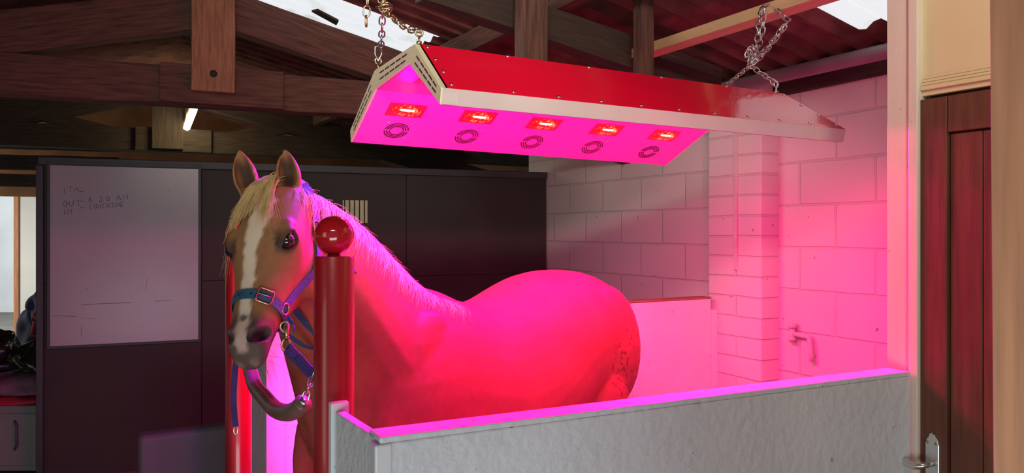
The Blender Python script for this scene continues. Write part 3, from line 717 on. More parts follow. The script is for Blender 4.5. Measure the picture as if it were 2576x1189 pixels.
# ------------------------------------------------------------------ left: bin, cabinet, bags, navy bag
bn = thing('storage_bin', pt(470, 1150, 3.7), 'dark grey low storage bin in front of the dark wall', 'bin')
c0 = pz(347, 1096, .66); L = .52
def rr_box(p0, d, n, Lx, Ly, z0, z1, m, name, parent, bev):
    M = Matrix((d, n, UP)).transposed().to_4x4(); M.translation = V(p0.x, p0.y, 0); b = MB(); b.box(0, 0, z0, Lx, Ly, z1); return b.obj(name, m, parent, M=M, bevel=bev, seg=4, smooth=False)
rr_box(c0, AX, BX, L, .10, 0, .66, M_['grey'], 'bin_front', bn, .03)
rr_box(c0+AX*.02+BX*.09, AX, BX, L-.04, .33, 0, .56, M_['grey'], 'bin_body', bn, .02)
cab = thing('low_cabinet', V(-3.5, 5.4, 0), 'grey green low cabinet at the left edge behind the dark wall end', 'cabinet')
b = MB(); b.box(-3.95, 5.12, .02, -3.02, 5.6, .455); b.obj('cabinet_body', M_['cabinet'], cab, bevel=.01)
b = MB(); b.box(-3.60, 5.105, .06, -3.06, 5.119, .405); b.obj('cabinet_door', M_['cabinet'], cab, bevel=.006)
b = MB(); b.tube([V(-3.30, 5.104, .36), V(-3.275, 5.085, .33), V(-3.275, 5.085, .20), V(-3.30, 5.104, .17)], .008, 8); b.obj('door_handle', M_['grey'], cab, smooth=True)
def lump(name, c, sx, sy, sz, m, seed, amp=.25, flat=True, parent=None, nu=40, nv=24):
    rnd = random.Random(seed); ph = [(rnd.uniform(1, 6), rnd.uniform(1, 6), rnd.uniform(0, 6.28), rnd.uniform(0, 6.28)) for _ in range(7)]
    b = MB(); rings = []
    for i in range(nv+1):
        th = math.pi*(i+.02)/(nv+.04); ring = []
        for k in range(nu):
            a = 2*math.pi*k/nu; r = 1
            for q, (f1, f2, p1, p2) in enumerate(ph): r += amp/4*math.sin(round(f1)*a+p1)*math.sin(f2*th+p2)
            x, y, z = sx*r*math.sin(th)*math.cos(a), sy*r*math.sin(th)*math.sin(a), -sz*r*math.cos(th)
            if flat: z = max(z, -sz*.35)
            ring.append(c+V(x, y, z))
        rings.append(ring)
    b.loft(rings); return b.obj(name, m, parent, smooth=True)
o = lump('folded_rug', V(-3.45, 5.36, .547), .42, .22, .095, M_['pinkcloth'], 3, .2); tag(o, 'dusty pink folded rug lying on the low cabinet', 'rug')
b = MB(); 
o2 = lump('red_cloth', V(-3.40, 5.30, .470), .36, .18, .040, M_['redcloth'], 5, .15); tag(o2, 'dark red cloth edge under the pink rug on the cabinet', 'cloth')
o = lump('bin_bag', V(-3.66, 5.36, .725), .19, .19, .20, M_['bag'], 11, .55); tag(o, 'crumpled black plastic bag on the cabinet, at the left edge', 'bag', 'black bags on the cabinet')
o = lump('bin_bag', V(-3.24, 5.38, .705), .165, .17, .15, M_['bag'], 17, .6); tag(o, 'crumpled black plastic bag on the cabinet, next to the wall end', 'bag', 'black bags on the cabinet')
bs = pt(88, 880, 6.3)
bx = MB(); bx.box(bs.x-.16, bs.y-.12, 0, bs.x+.2, bs.y+.25, .62); o = bx.obj('green_crate', M_['green'], bevel=.008); tag(o, 'dull green crate under the navy bag at the far left', 'crate')
nb = thing('navy_bag', V(bs.x, bs.y, .62), 'navy bag with red piping seen left of the whiteboard', 'bag')
lump('bag_body', V(bs.x+.02, bs.y+.03, .77), .17, .15, .27, M_['navy'], 23, .3, parent=nb)
lump('bag_flap', V(bs.x+.07, bs.y-.02, 1.0), .10, .10, .13, M_['navy'], 29, .25, flat=False, parent=nb)
b = MB(); b.tube(catmull([pt(82, 790, 6.08), pt(94, 806, 6.06), pt(112, 830, 6.08)], 5), .008, 6); b.tube(catmull([pt(86, 808, 6.12), pt(80, 838, 6.08), pt(82, 846, 6.08), pt(112, 842, 6.1)], 5), .009, 6)
b.obj('red_piping', M_['redcloth'], nb, smooth=True)
# small switch box and cable on the far wall
sw = MB(); sw.box(-6.15, 9.93, 2.02, -5.72, 9.99, 2.16); o = sw.obj('switch_box', M_['redcloth'], bevel=.01); tag(o, 'small red box high on the far pale wall', 'box')

# ------------------------------------------------------------------ the horse
def smooth_interp(rows, n):
    """Catmull-Rom through rows of numbers"""
    P = [[2*a-b for a, b in zip(rows[0], rows[1])]]+rows+[[2*a-b for a, b in zip(rows[-1], rows[-2])]]
    out = []
    for i in range(1, len(P)-2):
        for k in range(n):
            t = k/n
            out.append([.5*((2*b)+(c-a)*t+(2*a-5*b+4*c-d)*t*t+(3*b-a-3*c+d)*t**3) for a, b, c, d in zip(P[i-1], P[i], P[i+1], P[i+2])])
    out.append(list(rows[-1])); return out
HO = V(-.550, 2.205, 0); hx = V(.625, .781, 0).normalized(); hy = V(-hx.y, hx.x, 0)     # chest point, axis to the rump, lateral (away from camera)
def HB(s, t, z): return HO+hx*(s*.975)+hy*t+UP*z
# s, top, bottom, half width, height of widest point (0..1), top narrowness
TR = [(.00, 1.16, .98, .07, .5, .8), (.05, 1.27, .90, .15, .45, .8), (.13, 1.35, .83, .205, .45, .75), (.25, 1.405, .77, .24, .45, .62), (.36, 1.44, .74, .255, .45, .50),
      (.46, 1.424, .73, .265, .45, .45), (.56, 1.386, .71, .28, .46, .52), (.66, 1.370, .70, .29, .47, .62), (.78, 1.385, .71, .30, .48, .70), (.90, 1.422, .74, .30, .5, .72),
      (1.02, 1.452, .78, .295, .55, .74), (1.14, 1.463, .82, .295, .58, .76), (1.26, 1.457, .84, .288, .58, .80), (1.36, 1.432, .86, .265, .57, .84), (1.43, 1.395, .90, .225, .56, .86), (1.48, 1.34, .97, .16, .55, .9), (1.505, 1.25, 1.06, .06, .5, .9)]
def ell(k, n): return 2*math.pi*k/n
NRG = 36
def trunk_ring(r):
    s, top, bot, hw, wp, tn = r; ring = []
    zc = bot+(top-bot)*wp
    for k in range(NRG):
        a = ell(k, NRG); ca, sa = math.cos(a), math.sin(a)
        z = zc+(top-zc)*sa if sa > 0 else zc+(zc-bot)*sa
        e = (1.0 if sa < 0 else .55+tn*.75)
        x = hw*math.copysign(abs(ca)**(1/e if e > 1 else 1/ max(e, .6)) if sa > 0 else abs(ca)**.85, ca)
        ring.append(HB(s, x, z))
    return ring
hb_ = MB()
hb_.loft([trunk_ring(r) for r in smooth_interp([list(r) for r in TR], 4)])
# neck
NK = [(V(-.17, 2.60, 1.36), V(-.56, 2.26, .93), .215), (V(-.29, 2.49, 1.435), V(-.585, 2.215, 1.05), .20), (V(-.375, 2.40, 1.535), V(-.605, 2.17, 1.19), .165), (V(-.435, 2.31, 1.618), V(-.62, 2.12, 1.31), .13),
      (V(-.50, 2.225, 1.682), V(-.635, 2.06, 1.41), .10), (V(-.565, 2.155, 1.728), V(-.645, 2.01, 1.48), .085), (V(-.615, 2.085, 1.75), V(-.652, 1.96, 1.53), .075), (V(-.648, 2.03, 1.745), V(-.655, 1.94, 1.58), .066)]
rows = smooth_interp([[*c, *t, w_] for c, t, w_ in NK], 4); rings = []
mids = [V((r[0]+r[3])/2, (r[1]+r[4])/2, (r[2]+r[5])/2) for r in rows]
for i, r in enumerate(rows):
    c, t = V(*r[:3]), V(*r[3:6]); m = (c+t)/2; d = (c-t)/2; tg = mids[min(i+1, len(mids)-1)]-mids[max(i-1, 0)]
    sd = d.cross(tg).normalized(); ring = []
    for k in range(28):
        a = ell(k, 28); ca, sa = math.cos(a), math.sin(a)
        ring.append(m+d*sa+sd*(r[6]*ca*(1-.22*max(0, sa))))
    rings.append(ring)
hb_.loft(rings)
# head frame
HP = V(-.632, 2.055, 1.752); hl = V(-.005, -.585, -.80).normalized(); hn = V(0, -.80, .60); hn = (hn-hl*hn.dot(hl)).normalized(); hw_ = hl.cross(hn).normalized()
if hw_.x < 0: hw_ = -hw_
YAW = math.radians(15); hn, hw_ = hn*math.cos(YAW)-hw_*math.sin(YAW), hw_*math.cos(YAW)+hn*math.sin(YAW)
SM = .73                                              # muzzle foreshortening beyond the noseband
def HH(s, n, w):
    if s > .36: s = .36+(s-.36)*SM
    return HP+hl*s+hn*n+hw_*w
# s, dorsal n, ventral n, half width, height of widest point 0..1 from ventral, ventral narrowness
HD = [(-.045, -.03, -.15, .045, .6, .9), (-.02, -.008, -.18, .066, .62, .85), (.03, .012, -.205, .082, .66, .8), (.08, .024, -.225, .090, .70, .75), (.13, .030, -.24, .093, .74, .72), (.17, .031, -.245, .097, .76, .70),
      (.21, .028, -.24, .097, .74, .70), (.25, .021, -.222, .088, .66, .70), (.29, .013, -.19, .075, .62, .72), (.33, .007, -.16, .065, .60, .75), (.37, .003, -.137, .058, .58, .78), (.41, .000, -.122, .0545, .56, .8), (.45, -.003, -.112, .051, .55, .84),
      (.485, -.008, -.103, .0500, .55, .86), (.515, -.017, -.099, .048, .54, .88), (.54, -.03, -.095, .044, .52, .9), (.56, -.046, -.090, .035, .5, .92), (.572, -.062, -.084, .018, .5, 1)]
HDS = smooth_interp([list(r) for r in HD], 4)
def head_at(s):
    for i in range(len(HDS)-1):
        if HDS[i][0] <= s <= HDS[i+1][0]:
            t = (s-HDS[i][0])/(HDS[i+1][0]-HDS[i][0]); return [lerp(a, b_, t) for a, b_ in zip(HDS[i], HDS[i+1])]
    return HDS[0] if s < HDS[0][0] else HDS[-1]
def head_ring_pt(r, a):
    s, nd, nv, hw, wp, kn_ = r; ca, sa = math.cos(a), math.sin(a); nc = nv+(nd-nv)*wp
    if sa >= 0: n = nc+(nd-nc)*sa; wd = hw*math.copysign(abs(ca)**.82, ca)
    else:
        n = nc+(nc-nv)*sa; wd = hw*math.copysign(abs(ca)**.8, ca)*(1-(1-kn_)*min(1, -sa*1.2))
    return s, n, wd
hb_.loft([[HH(*head_ring_pt(r, ell(k, 32))) for k in range(32)] for r in HDS])
# lower lip / chin, lip corners, jaw cheeks, brow
def blob(s, n, w, rs, rn, rw):
    rings = []
    for i in range(1, 12):
        th = math.pi*i/12
        rings.append([HH(s-rs*math.cos(th), n+rn*math.sin(th)*math.sin(ell(k, 16)), w+rw*math.sin(th)*math.cos(ell(k, 16))) for k in range(16)])
    hb_.loft(rings)
blob(.49, -.094, 0, .048, .020, .026)
for sg in (-1, 1):
    blob(.185, -.145, .058*sg, .095, .095, .036)       # round cheek
    blob(.188, .011, .072*sg, .045, .015, .022)        # brow over the eye
    blob(.480, -.030, .030*sg, .046, .028, .019)       # nostril wing
    blob(.30, -.048, .050*sg, .07, .014, .014)         # facial crest
# ears: cupped leaves
def ear(base, tip, fwd, r0):
    ax = (tip-base); L_ = ax.length; ax.normalize(); f = (fwd-ax*fwd.dot(ax)).normalized(); sd = ax.cross(f)
    rings = []
    prof = [(-.50, .55, .0), (-.16, .70, .2), (.0, .78, .35), (.10, .82, .6), (.22, .96, .95), (.36, 1.0, 1.0), (.52, .93, 1.0), (.68, .74, 1.0), (.82, .48, 1.0), (.93, .24, .2), (1.0, .07, .0)]
    for h, rr, op in smooth_interp([list(p) for p in prof], 3):
        r = r0*rr; ring = []; m = 12; half = math.radians(128)
        th = min(.0085, r*.42)
        for k in range(m+1):
            a = -half+2*half*k/m; ring.append(base+ax*(L_*h)-f*(r*.80*math.cos(a)-r*.1)+sd*(r*math.sin(a)))
        for k in range(m+1):
            a = half-2*half*k/m; ri = r-th; ring.append(base+ax*(L_*h)-f*(lerp(r*.1, ri*.80, op)*math.cos(a)-r*.1)+sd*(ri*math.sin(a)))
        rings.append(ring)
    hb_.loft(rings)
EAR = [(V(-.590, 2.055, 1.722), V(-.607, 2.05, 1.838), V(.10, -1, .05)), (V(-.708, 2.08, 1.718), V(-.738, 2.075, 1.838), V(.02, -1, .05))]
for bs_, tp_, fw_ in EAR: ear(bs_, tp_+UP*.006, fw_, .0345)
# legs: joints (s, t, z, radius along, radius across)
def leg(js):
    rows = smooth_interp([list(j) for j in js], 5); rings = []
    for s, t, z, ra, rc in rows: rings.append([HB(s+ra*math.cos(ell(k, 18)), t+rc*math.sin(ell(k, 18)), z) for k in range(18)])
    hb_.loft(rings)
for t in (-.145, .145):
    o_ = .0 if t < 0 else .03
    leg([(.20+o_, t*.8, 1.10, .15, .07), (.19+o_, t, .92, .105, .07), (.18+o_, t, .76, .078, .060), (.175+o_, t, .62, .054, .048), (.172+o_, t, .50, .043, .042), (.172+o_, t, .44, .043, .042), (.176+o_, t, .38, .031, .028), (.178+o_, t, .22, .029, .026), (.175+o_, t, .155, .036, .033), (.160+o_, t, .10, .031, .031), (.145+o_, t, .055, .043, .042)])
    o_ = -.03 if t < 0 else .05
    leg([(1.28+o_, t*.9, 1.20, .19, .11), (1.25+o_, t, 1.02, .185, .115), (1.24+o_, t, .86, .135, .095), (1.29+o_, t, .72, .085, .062), (1.365+o_, t, .58, .058, .046), (1.405+o_, t, .49, .052, .042), (1.395+o_, t, .42, .042, .036), (1.375+o_, t, .30, .032, .029), (1.365+o_, t, .20, .031, .028), (1.355+o_, t, .15, .037, .034), (1.335+o_, t, .10, .031, .031), (1.318+o_, t, .055, .043, .042)])
# shoulder and haunch muscle masses on both flanks
def blobB(c, ra, rb, rz, tilt=0):
    rings = []
    for i in range(1, 12):
        th = math.pi*i/12
        ring = []
        for k in range(18):
            x, y, z = ra*math.sin(th)*math.cos(ell(k, 18)), rb*math.sin(th)*math.sin(ell(k, 18)), -rz*math.cos(th)
            x += z*tilt; ring.append(HB(c[0]+x, c[1]+y, c[2]+z))
        rings.append(ring)
    hb_.loft(rings)
for sg in (-1, 1):
    blobB((.20, .150*sg, 1.08), .15, .062, .30, .35)
    blobB((1.27, .19*sg, 1.16), .20, .115, .25, -.1)
    blobB((1.20, .215*sg, .98), .14, .085, .16, .1)
    blobB((.06, .075*sg, 1.09), .07, .075, .13)
raw = hb_.obj('horse_raw', None, None, origin=V(0, 0, 0))
rm = raw.modifiers.new('merge', 'REMESH'); rm.mode = 'VOXEL'; rm.voxel_size = .0065
sm = raw.modifiers.new('soft', 'SMOOTH'); sm.factor = .5; sm.iterations = 9
dg = bpy.context.evaluated_depsgraph_get(); dg.update()
hm = bpy.data.meshes.new_from_object(raw.evaluated_get(dg)); hm.name = 'horse_body'
bpy.data.objects.remove(raw)
# sculpt eye sockets, nostrils, mouth line; colour the coat
EYES = []
for sg in (-1, 1): EYES.append((.210, .002, .0865*sg))
def ss(a, b_, x):
    t = max(0, min(1, (x-a)/(b_-a))); return t*t*(3-2*t)
def mixc(a, b_, t): return tuple(lerp(x, y, t) for x, y in zip(a, b_))
COAT, WHITE_, PINK, GREY_ = (.27, .122, .050), (.78, .66, .48), (.56, .33, .27), (.065, .050, .045)
rnd = random.Random(3)
col = hm.color_attributes.new('coat', 'FLOAT_COLOR', 'POINT')
from mathutils import noise as NZ
nv_ = len(hm.vertices); cols = [0.0]*(4*nv_)
for v in hm.vertices:
    p = v.co.copy(); d = p-HP; s, n, w_ = d.dot(hl), d.dot(hn), d.dot(hw_)
    if s > .36: s = .36+(s-.36)/SM
    f1 = NZ.noise(p*9)*.5; f2 = NZ.noise(p*60)
    c = mixc(COAT, (.35, .17, .070), .5+f1)
    c = tuple(x*(1+.10*f2) for x in c)
    if s > -.12 and p.y < 2.11 and p.z < 1.80 and n > -.30 and p.z > 1.2:
        q = v.co
        for es, en, ew in EYES:
            ds, dn, dw = s-es, n-en, w_-ew
            r = math.sqrt((ds/.024)**2+(dn/.017)**2)
            if r < 1.9 and abs(dw) < .035:
                sg = 1 if ew > 0 else -1
                q -= hw_*sg*(.015*max(0, 1-r*r*.8)) - hw_*sg*(.005*math.exp(-((r-1.15)/.22)**2))
                c = mixc((.05, .03, .022), c, ss(.9, 1.85, r))
        for sg in (-1, 1):
            ds, dn, dw = s-.487, n+.026, w_-.036*sg
            u1 = ds*.80+dn*.60; u2 = -ds*.60+dn*.80
            r = math.sqrt((u1/.041)**2+(u2/.021)**2+(max(0, abs(dw)-.004)/.022)**2)
            if r < 1.5 and w_*sg > .012:
                dirn = (hw_*sg*.8+hn*.55-hl*.1).normalized()
                q -= dirn*((.024 if sg > 0 else .009)*max(0, 1-r*r)); q += dirn*(.0025*math.exp(-((r-1.12)/.20)**2))
                if r < 1.02: c = mixc((.016, .011, .010), (.10, .055, .05), ss(.55, 1.02, r))
        # mouth line
        if s > .44:
            rr = head_at(min(.57, s)); ml = -.078-(s-.44)*.06
            g = math.exp(-((n-ml)/.0045)**2)
            if abs(w_) > .006: q -= (hw_*(1 if w_ > 0 else -1))*(.003*g)
            else: q -= hl*.003*g
        ml_dark = s > .46 and math.exp(-((n+.078+(s-.44)*.06)/.004)**2) or 0
        # muzzle skin
        mz = ss(.395, .455, s+NZ.noise(p*28)*.03)*(1 if n > -.20 else 0)
        if c[0] > .18: c = mixc(c, mixc(GREY_, (.13, .09, .075), .5+f1), mz*.93)
        if ml_dark: c = mixc(c, (.02, .012, .01), .8*ml_dark)
        # blaze and snip
        if n > -.075 and s < .56:
            bw = .027 if s < .15 else lerp(.027, .017, min(1, (s-.15)/.08)) if s < .23 else lerp(.017, .013, min(1, (s-.23)/.15))
            bc = -.002+.004*math.sin(s*18)
            if .065 < s < .545:
                e = ss(bw+.007, bw-.004, abs(w_-bc)+NZ.noise(p*45)*.008) * ss(.065, .10, s)*ss(.55, .53, s)
                tone = mixc(WHITE_, PINK, ss(.40, .46, s)*.75)
                c = mixc(c, tone, e*.92)
            rs = math.hypot((s-.437)/.012, w_/.010)
            if rs < 1.2: c = mixc((.16, .11, .09), c, ss(.8, 1.2, rs))
        # lip pink mottling
        if s > .545: c = mixc(c, (.36, .20, .17), ss(-.1, .25, NZ.noise(p*40))*.7*ss(.545, .57, s))
    # body reddened against the head: the red lamp's light put into the colour
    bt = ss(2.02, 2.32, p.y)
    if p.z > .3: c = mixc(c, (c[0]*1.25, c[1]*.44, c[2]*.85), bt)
    # ears inner dark
    if p.z > 1.735:
        for bs_, tp_, fw_ in EAR:
            ax = (tp_-bs_).normalized(); f = (fw_-ax*fw_.dot(ax)).normalized(); dd = p-bs_; h = dd.dot(ax); fr = dd.dot(f); sdv = abs(dd.dot(ax.cross(f)))
            if 0 < h < .11 and (dd-ax*h).length < .04:
                nf = v.normal.dot(f)
                if nf > -.1 and sdv < .024: c = mixc(c, (.035, .018, .014), .92*ss(.026, .008, sdv)*ss(.112, .07, h))
    # dried mud specks on the near haunch
    hd = p-HO; hs, ht = hd.dot(hx)/.975, hd.dot(hy)
    if hs > 1.16 and ht < -.05 and .9 < p.z < 1.26 and NZ.noise(p*75) > .34-.2*NZ.noise(p*9): c = mixc(c, (.05, .02, .018), .6)
    # pale lower legs
    if p.z < .30: c = mixc((.70, .60, .46), c, ss(.2, .30, p.z))
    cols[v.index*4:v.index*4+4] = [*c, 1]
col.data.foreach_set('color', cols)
hm.polygons.foreach_set('use_smooth', [True]*len(hm.polygons))
m_coat, nt, p = nm('palomino_coat'); N = nt.nodes; L_ = nt.links
at = N.new('ShaderNodeVertexColor'); at.layer_name = 'coat'; L_.new(at.outputs[0], p.inputs['Base Color']); p.inputs['Roughness'].default_value = .62
p.inputs['Specular IOR Level'].default_value = .25
tc = N.new('ShaderNodeTexCoord'); mp = N.new('ShaderNodeMapping'); mp.inputs['Scale'].default_value = (1, 1, .35); L_.new(tc.outputs['Object'], mp.inputs[0])
nz = N.new('ShaderNodeTexNoise'); nz.inputs['Scale'].default_value = 420; nz.inputs['Detail'].default_value = 3; L_.new(mp.outputs[0], nz.inputs['Vector'])
bp = N.new('ShaderNodeBump'); bp.inputs['Strength'].default_value = .25; bp.inputs['Distance'].default_value = .003; L_.new(nz.outputs['Fac'], bp.inputs['Height']); L_.new(bp.outputs[0], p.inputs['Normal'])
hm.materials.append(m_coat)
horse = bpy.data.objects.new('horse', hm); C.objects.link(horse); WM['horse'] = Matrix.Identity(4)
tag(horse, 'palomino horse with white blaze standing under the red lamp, head turned to the camera', 'horse')
for es, en, ew in EYES:
    sg = 1 if ew > 0 else -1
    b = MB(); b.sphere(HH(es, en-.001, ew-.0105*sg), .0200, 24, 16); b.obj('eyeball', M_['eye'], horse, smooth=True)
    b = MB()                                            # upper eyelid fold
    pts = [HH(es-.010-.008*math.cos(t)*0+.022*x, en+.0165*(1-x*x)+.002, ew+(.0035-.010*abs(x))*sg) for t in (0,) for x in [i/6-1 for i in range(13)]]
    pts = [HH(es-.006-.012*(1-x*x)*.0+.024*x, en+.0150*(1-x*x)-.002, ew+(.004-.007*x*x)*sg) for x in [i/6-1 for i in range(13)]]
    b.tube(pts, [.0010+.0020*(1-abs(x)) for x in [i/6-1 for i in range(13)]], 8); b.obj('eyelid', mat('eyelid_skin', (.13, .07, .045), .6), horse, smooth=True)
for t, s_ in ((-.145, .140), (.145, .170), (-.145, 1.283), (.145, 1.363)):
    b = MB(); rings = []
    for z, r, o_ in ((0, .062, -.02), (.05, .052, -.008), (.068, .046, 0)): rings.append([HB(s_+o_+r*1.08*math.cos(ell(k, 24)), t+r*math.sin(ell(k, 24)), z) for k in range(24)])
    b.loft(rings); b.obj('hoof', M_['hoof'], horse, smooth=True)
from mathutils.bvhtree import BVHTree
bvh = BVHTree.FromPolygons([v.co for v in hm.vertices], [tuple(q.vertices) for q in hm.polygons])
def onskin(p, off):
    h = bvh.find_nearest(p); return h[0]+h[1]*off
def strand(b, pts, r, n=4):
    pts = catmull(pts, 4); m = len(pts); b.tube(pts, [r*(1-.85*(i/(m-1))**1.5) for i in range(m)], n)
rnd = random.Random(12)
# forelock: hair falling from the poll over the forehead
fk = MB()
def fl_strand(w0, s0, s1, w1, n1, r, lift=.022):
    a = HH(s0, head_at(s0)[1]-.006, w0)
    m1 = HH(s0+(s1-s0)*.25, head_at(max(.0, s0+(s1-s0)*.25))[1]+lift, lerp(w0, w1, .22))
    m2 = HH(s0+(s1-s0)*.6, head_at(s0+(s1-s0)*.6)[1]+lift*.75 + (n1)*.4, lerp(w0, w1, .60))
    e = HH(s1, head_at(s1)[1]+n1, w1)
    strand(fk, [a, m1, m2, e], r)
clumps = []
for k in range(26):
    u = (k+.5)/26
    if u < .72: clumps.append((lerp(-.020, .020, u/.72), lerp(-.104, -.012, (u/.72)**.9), lerp(.190, .115, (u/.72)**.7), rnd.uniform(.014, .024)))
    else: clumps.append((lerp(.010, .026, (u-.72)/.28), lerp(.008, .034, (u-.72)/.28), rnd.uniform(.12, .185), rnd.uniform(.012, .02)))
for k in range(560):
    w0, w1, s1, lf = rnd.choice(clumps); w0 -= .010; sp = rnd.gauss(0, .0045); s1 = s1+rnd.uniform(-.05, .015); ov = max(0, abs(w1)-.07)
    fl_strand(w0+rnd.gauss(0, .005), rnd.uniform(-.040, .012), s1, w1+sp*1.6, .004-ov*1.3+rnd.uniform(0, .006), rnd.uniform(.0008, .0015), lift=lf+sp*.3)
for k in range(16): fl_strand(rnd.uniform(-.03, .0), 0, rnd.uniform(.21, .29), rnd.uniform(-.120, -.098), -.05+rnd.uniform(-.02, .01), .0006, .012)
for k in range(16): fl_strand(rnd.uniform(.005, .02), 0, rnd.uniform(.15, .22), rnd.uniform(.03, .07), -.004, .0006, .02)
fk.obj('forelock', M_['mane'], horse, smooth=True)
# mane along the crest, short, lying over both sides
mn = MB(); crest = catmull([V(c.x, c.y, c.z) for c, t, w_ in NK][::-1], 12); thr = catmull([t for c, t, w_ in NK][::-1], 12)
nc_ = len(crest)
for k in range(1000):
    f = .13+.87*rnd.random()**.9; i = min(nc_-2, int(f*(nc_-1)*.97)); c, t = crest[i], thr[i]; d = (c-t).normalized(); tg = (crest[i+1]-crest[i]).normalized(); sd = d.cross(tg).normalized()
    if sd.dot(V(1, -1, 0)) < 0: sd = -sd                 # toward the camera
    sgn = 1 if rnd.random() < .62 else -1
    Lh = rnd.uniform(.05, .13)*(1 if f < .85 else .8); a = c-d*.012+sd*sgn*rnd.uniform(0, .012); wv = rnd.uniform(.35, 1)
    strand(mn, [a, a+d*.003+sd*sgn*.016+tg*rnd.uniform(0, .02), onskin(a-d*Lh*.45+sd*sgn*(.050+.03*wv)+tg*rnd.uniform(0, .03), .004+.006*rnd.random()), onskin(a-d*Lh+sd*sgn*(.075+.045*wv)+tg*rnd.uniform(0, .05), .003+.006*rnd.random())], rnd.uniform(.0006, .0013))
for k in range(60):
    i = rnd.randrange(nc_-2); c, t = crest[i], thr[i]; d = (c-t).normalized(); tg = (crest[i+1]-crest[i]).normalized()
    strand(mn, [c-d*.01, c+d*rnd.uniform(.004, .010)+tg*.008, c+d*rnd.uniform(.002, .014)+tg*rnd.uniform(.02, .045)+V(rnd.uniform(-.008, .008), rnd.uniform(-.008, .008), 0)], .0005)
mn.obj('mane', M_['mane'], horse, smooth=True)
tl = MB()
for k in range(260):
    a = HB(1.49, rnd.gauss(0, .018), 1.33+rnd.uniform(-.03, .02)); t_ = rnd.gauss(0, .05)
    strand(tl, [a, a+hx*.05+UP*-.03, HB(1.56+rnd.uniform(0, .04), t_*.7, 1.05), HB(1.555+rnd.uniform(-.02, .05), t_, rnd.uniform(.45, .75))], rnd.uniform(.002, .0035))
tl.obj('tail', M_['mane'], horse, smooth=True)
wk = MB()
for k in range(30):
    sg = rnd.choice((-1, -1, 1)); s = rnd.uniform(.44, .55); n = rnd.uniform(-.11, -.045); r = head_at(s); base = HH(s, n, r[3]*.88*sg)
    if k % 3 == 0: base = HH(rnd.uniform(.49, .545), -.125, rnd.uniform(-.03, .03)); dv = -hn*.8+hl*.5
    else: dv = hw_*sg*.9+hl*rnd.uniform(-.1, .5)-hn*.3
    dv = dv.normalized(); Lw = rnd.uniform(.025, .06)
    strand(wk, [base, base+dv*Lw*.5, base+dv*Lw-UP*.008], .00035, 3)
wk.obj('whiskers', M_['lash'], horse, smooth=True)

# ------------------------------------------------------------------ headcollar
hc = thing('headcollar', HH(.3, -.05, 0), 'blue webbing headcollar with brassy buckle on the horse head', 'headcollar')
def hsurf(s, deg, off): 
    r = head_at(s); a = math.radians(deg); s_, n, w_ = head_ring_pt(r, a); p0 = HH(s_, n, w_); nc = r[2]+(r[1]-r[2])*r[4]; ctr_ = HH(s_, nc, 0)
    d = (p0-ctr_).normalized(); return p0+d*off
def strap(name, path, width, m, parent, th=.0028, closed=False):
    """webbing strap: path of (point, outward normal)"""
    n = len(path); rings = []
    for i, (p0, nn) in enumerate(path):
        a = path[(i+1) % n if closed else min(i+1, n-1)][0]; z = path[(i-1) % n if closed else max(i-1, 0)][0]
        tg = (a-z).normalized(); w_ = nn.cross(tg).normalized()*(width/2)
        rings.append([p0-w_, p0+w_, p0+w_+nn*th, p0-w_+nn*th])
    b = MB(); b.loft(rings, True, closed); return b.obj(name, m, parent, bevel=.0006)
def snap(p0, axis_pt, off):
    """drop a point onto the coat from outside toward a point on the head's axis"""
    d = (axis_pt-p0).normalized(); hit = bvh.ray_cast(axis_pt-d*.30, d)
    if hit[0] is None: return p0, -d
    return hit[0]-d*off, -d
def band(name, pts, width, m, closed=False, off=.003, n=6):
    """pts: (s, degrees) round the head"""
    raw_ = []
    seq = pts+([pts[0]] if closed else [])
    for i in range(len(seq)-1):
        for k in range(n):
            raw_.append((lerp(seq[i][0], seq[i+1][0], k/n), lerp(seq[i][1], seq[i+1][1] + (-360 if closed and i == len(seq)-2 else 0), k/n)))
    if not closed: raw_.append(pts[-1])
    path = []
    for s, dg_ in raw_:
        r = head_at(s); nc = lerp(r[2], r[1], .5); c = HH(s, nc, 0); a = math.radians(dg_)
        p0 = c+(hw_*math.cos(a)+hn*math.sin(a))*.3; path.append(snap(p0, c, off))
    # light smoothing
    for _ in range(2):
        path = [((path[i-1][0]+path[i][0]*2+path[(i+1) % len(path)][0])/4 if closed or 0 < i < len(path)-1 else path[i][0], path[i][1]) for i in range(len(path))]
    return strap(name, path, width, m, hc, closed=closed), path
nose, npath = band('noseband', [(.355, 90), (.360, 60), (.366, 32), (.372, 8), (.372, -25), (.372, -60), (.372, -90), (.372, -120), (.372, -155), (.368, -188), (.360, -212), (.355, -240)], .027, M_['web_teal'], True)
cheek, cpath = band('cheek_strap', [(.362, -4), (.29, -10), (.21, -12), (.13, -4)], .024, M_['web_blue'])
crown, crpath = band('crown_strap', [(.115, -2), (.07, 12), (.03, 25), (.0, 45)], .024, M_['web_blue'])
cheek2, _ = band('cheek_strap', [(.362, 182), (.27, 188), (.20, 190), (.10, 184), (.03, 165)], .024, M_['web_blue'])
thr_, tpath = band('throat_strap', [(.125, -8), (.135, -40), (.15, -70), (.16, -88)], .022, M_['web_blue'])
jaw, jpath = band('jaw_strap', [(.372, -88), (.28, -85), (.19, -85)], .022, M_['web_teal'])
def ring_part(name, c, nn, tg, rw, rh, r, m, sq=False):
    sd = nn.cross(tg).normalized(); b = MB(); pts = []
    nseg = 24
    for k in range(nseg):
        a = ell(k, nseg); ca, sa = math.cos(a), math.sin(a); e = .35 if sq else 1
        pts.append(c+tg*rw*math.copysign(abs(ca)**e, ca)+sd*rh*math.copysign(abs(sa)**e, sa))
    b.tube(pts, r, 8, closed=True); return b.obj(name, m, hc, smooth=True)
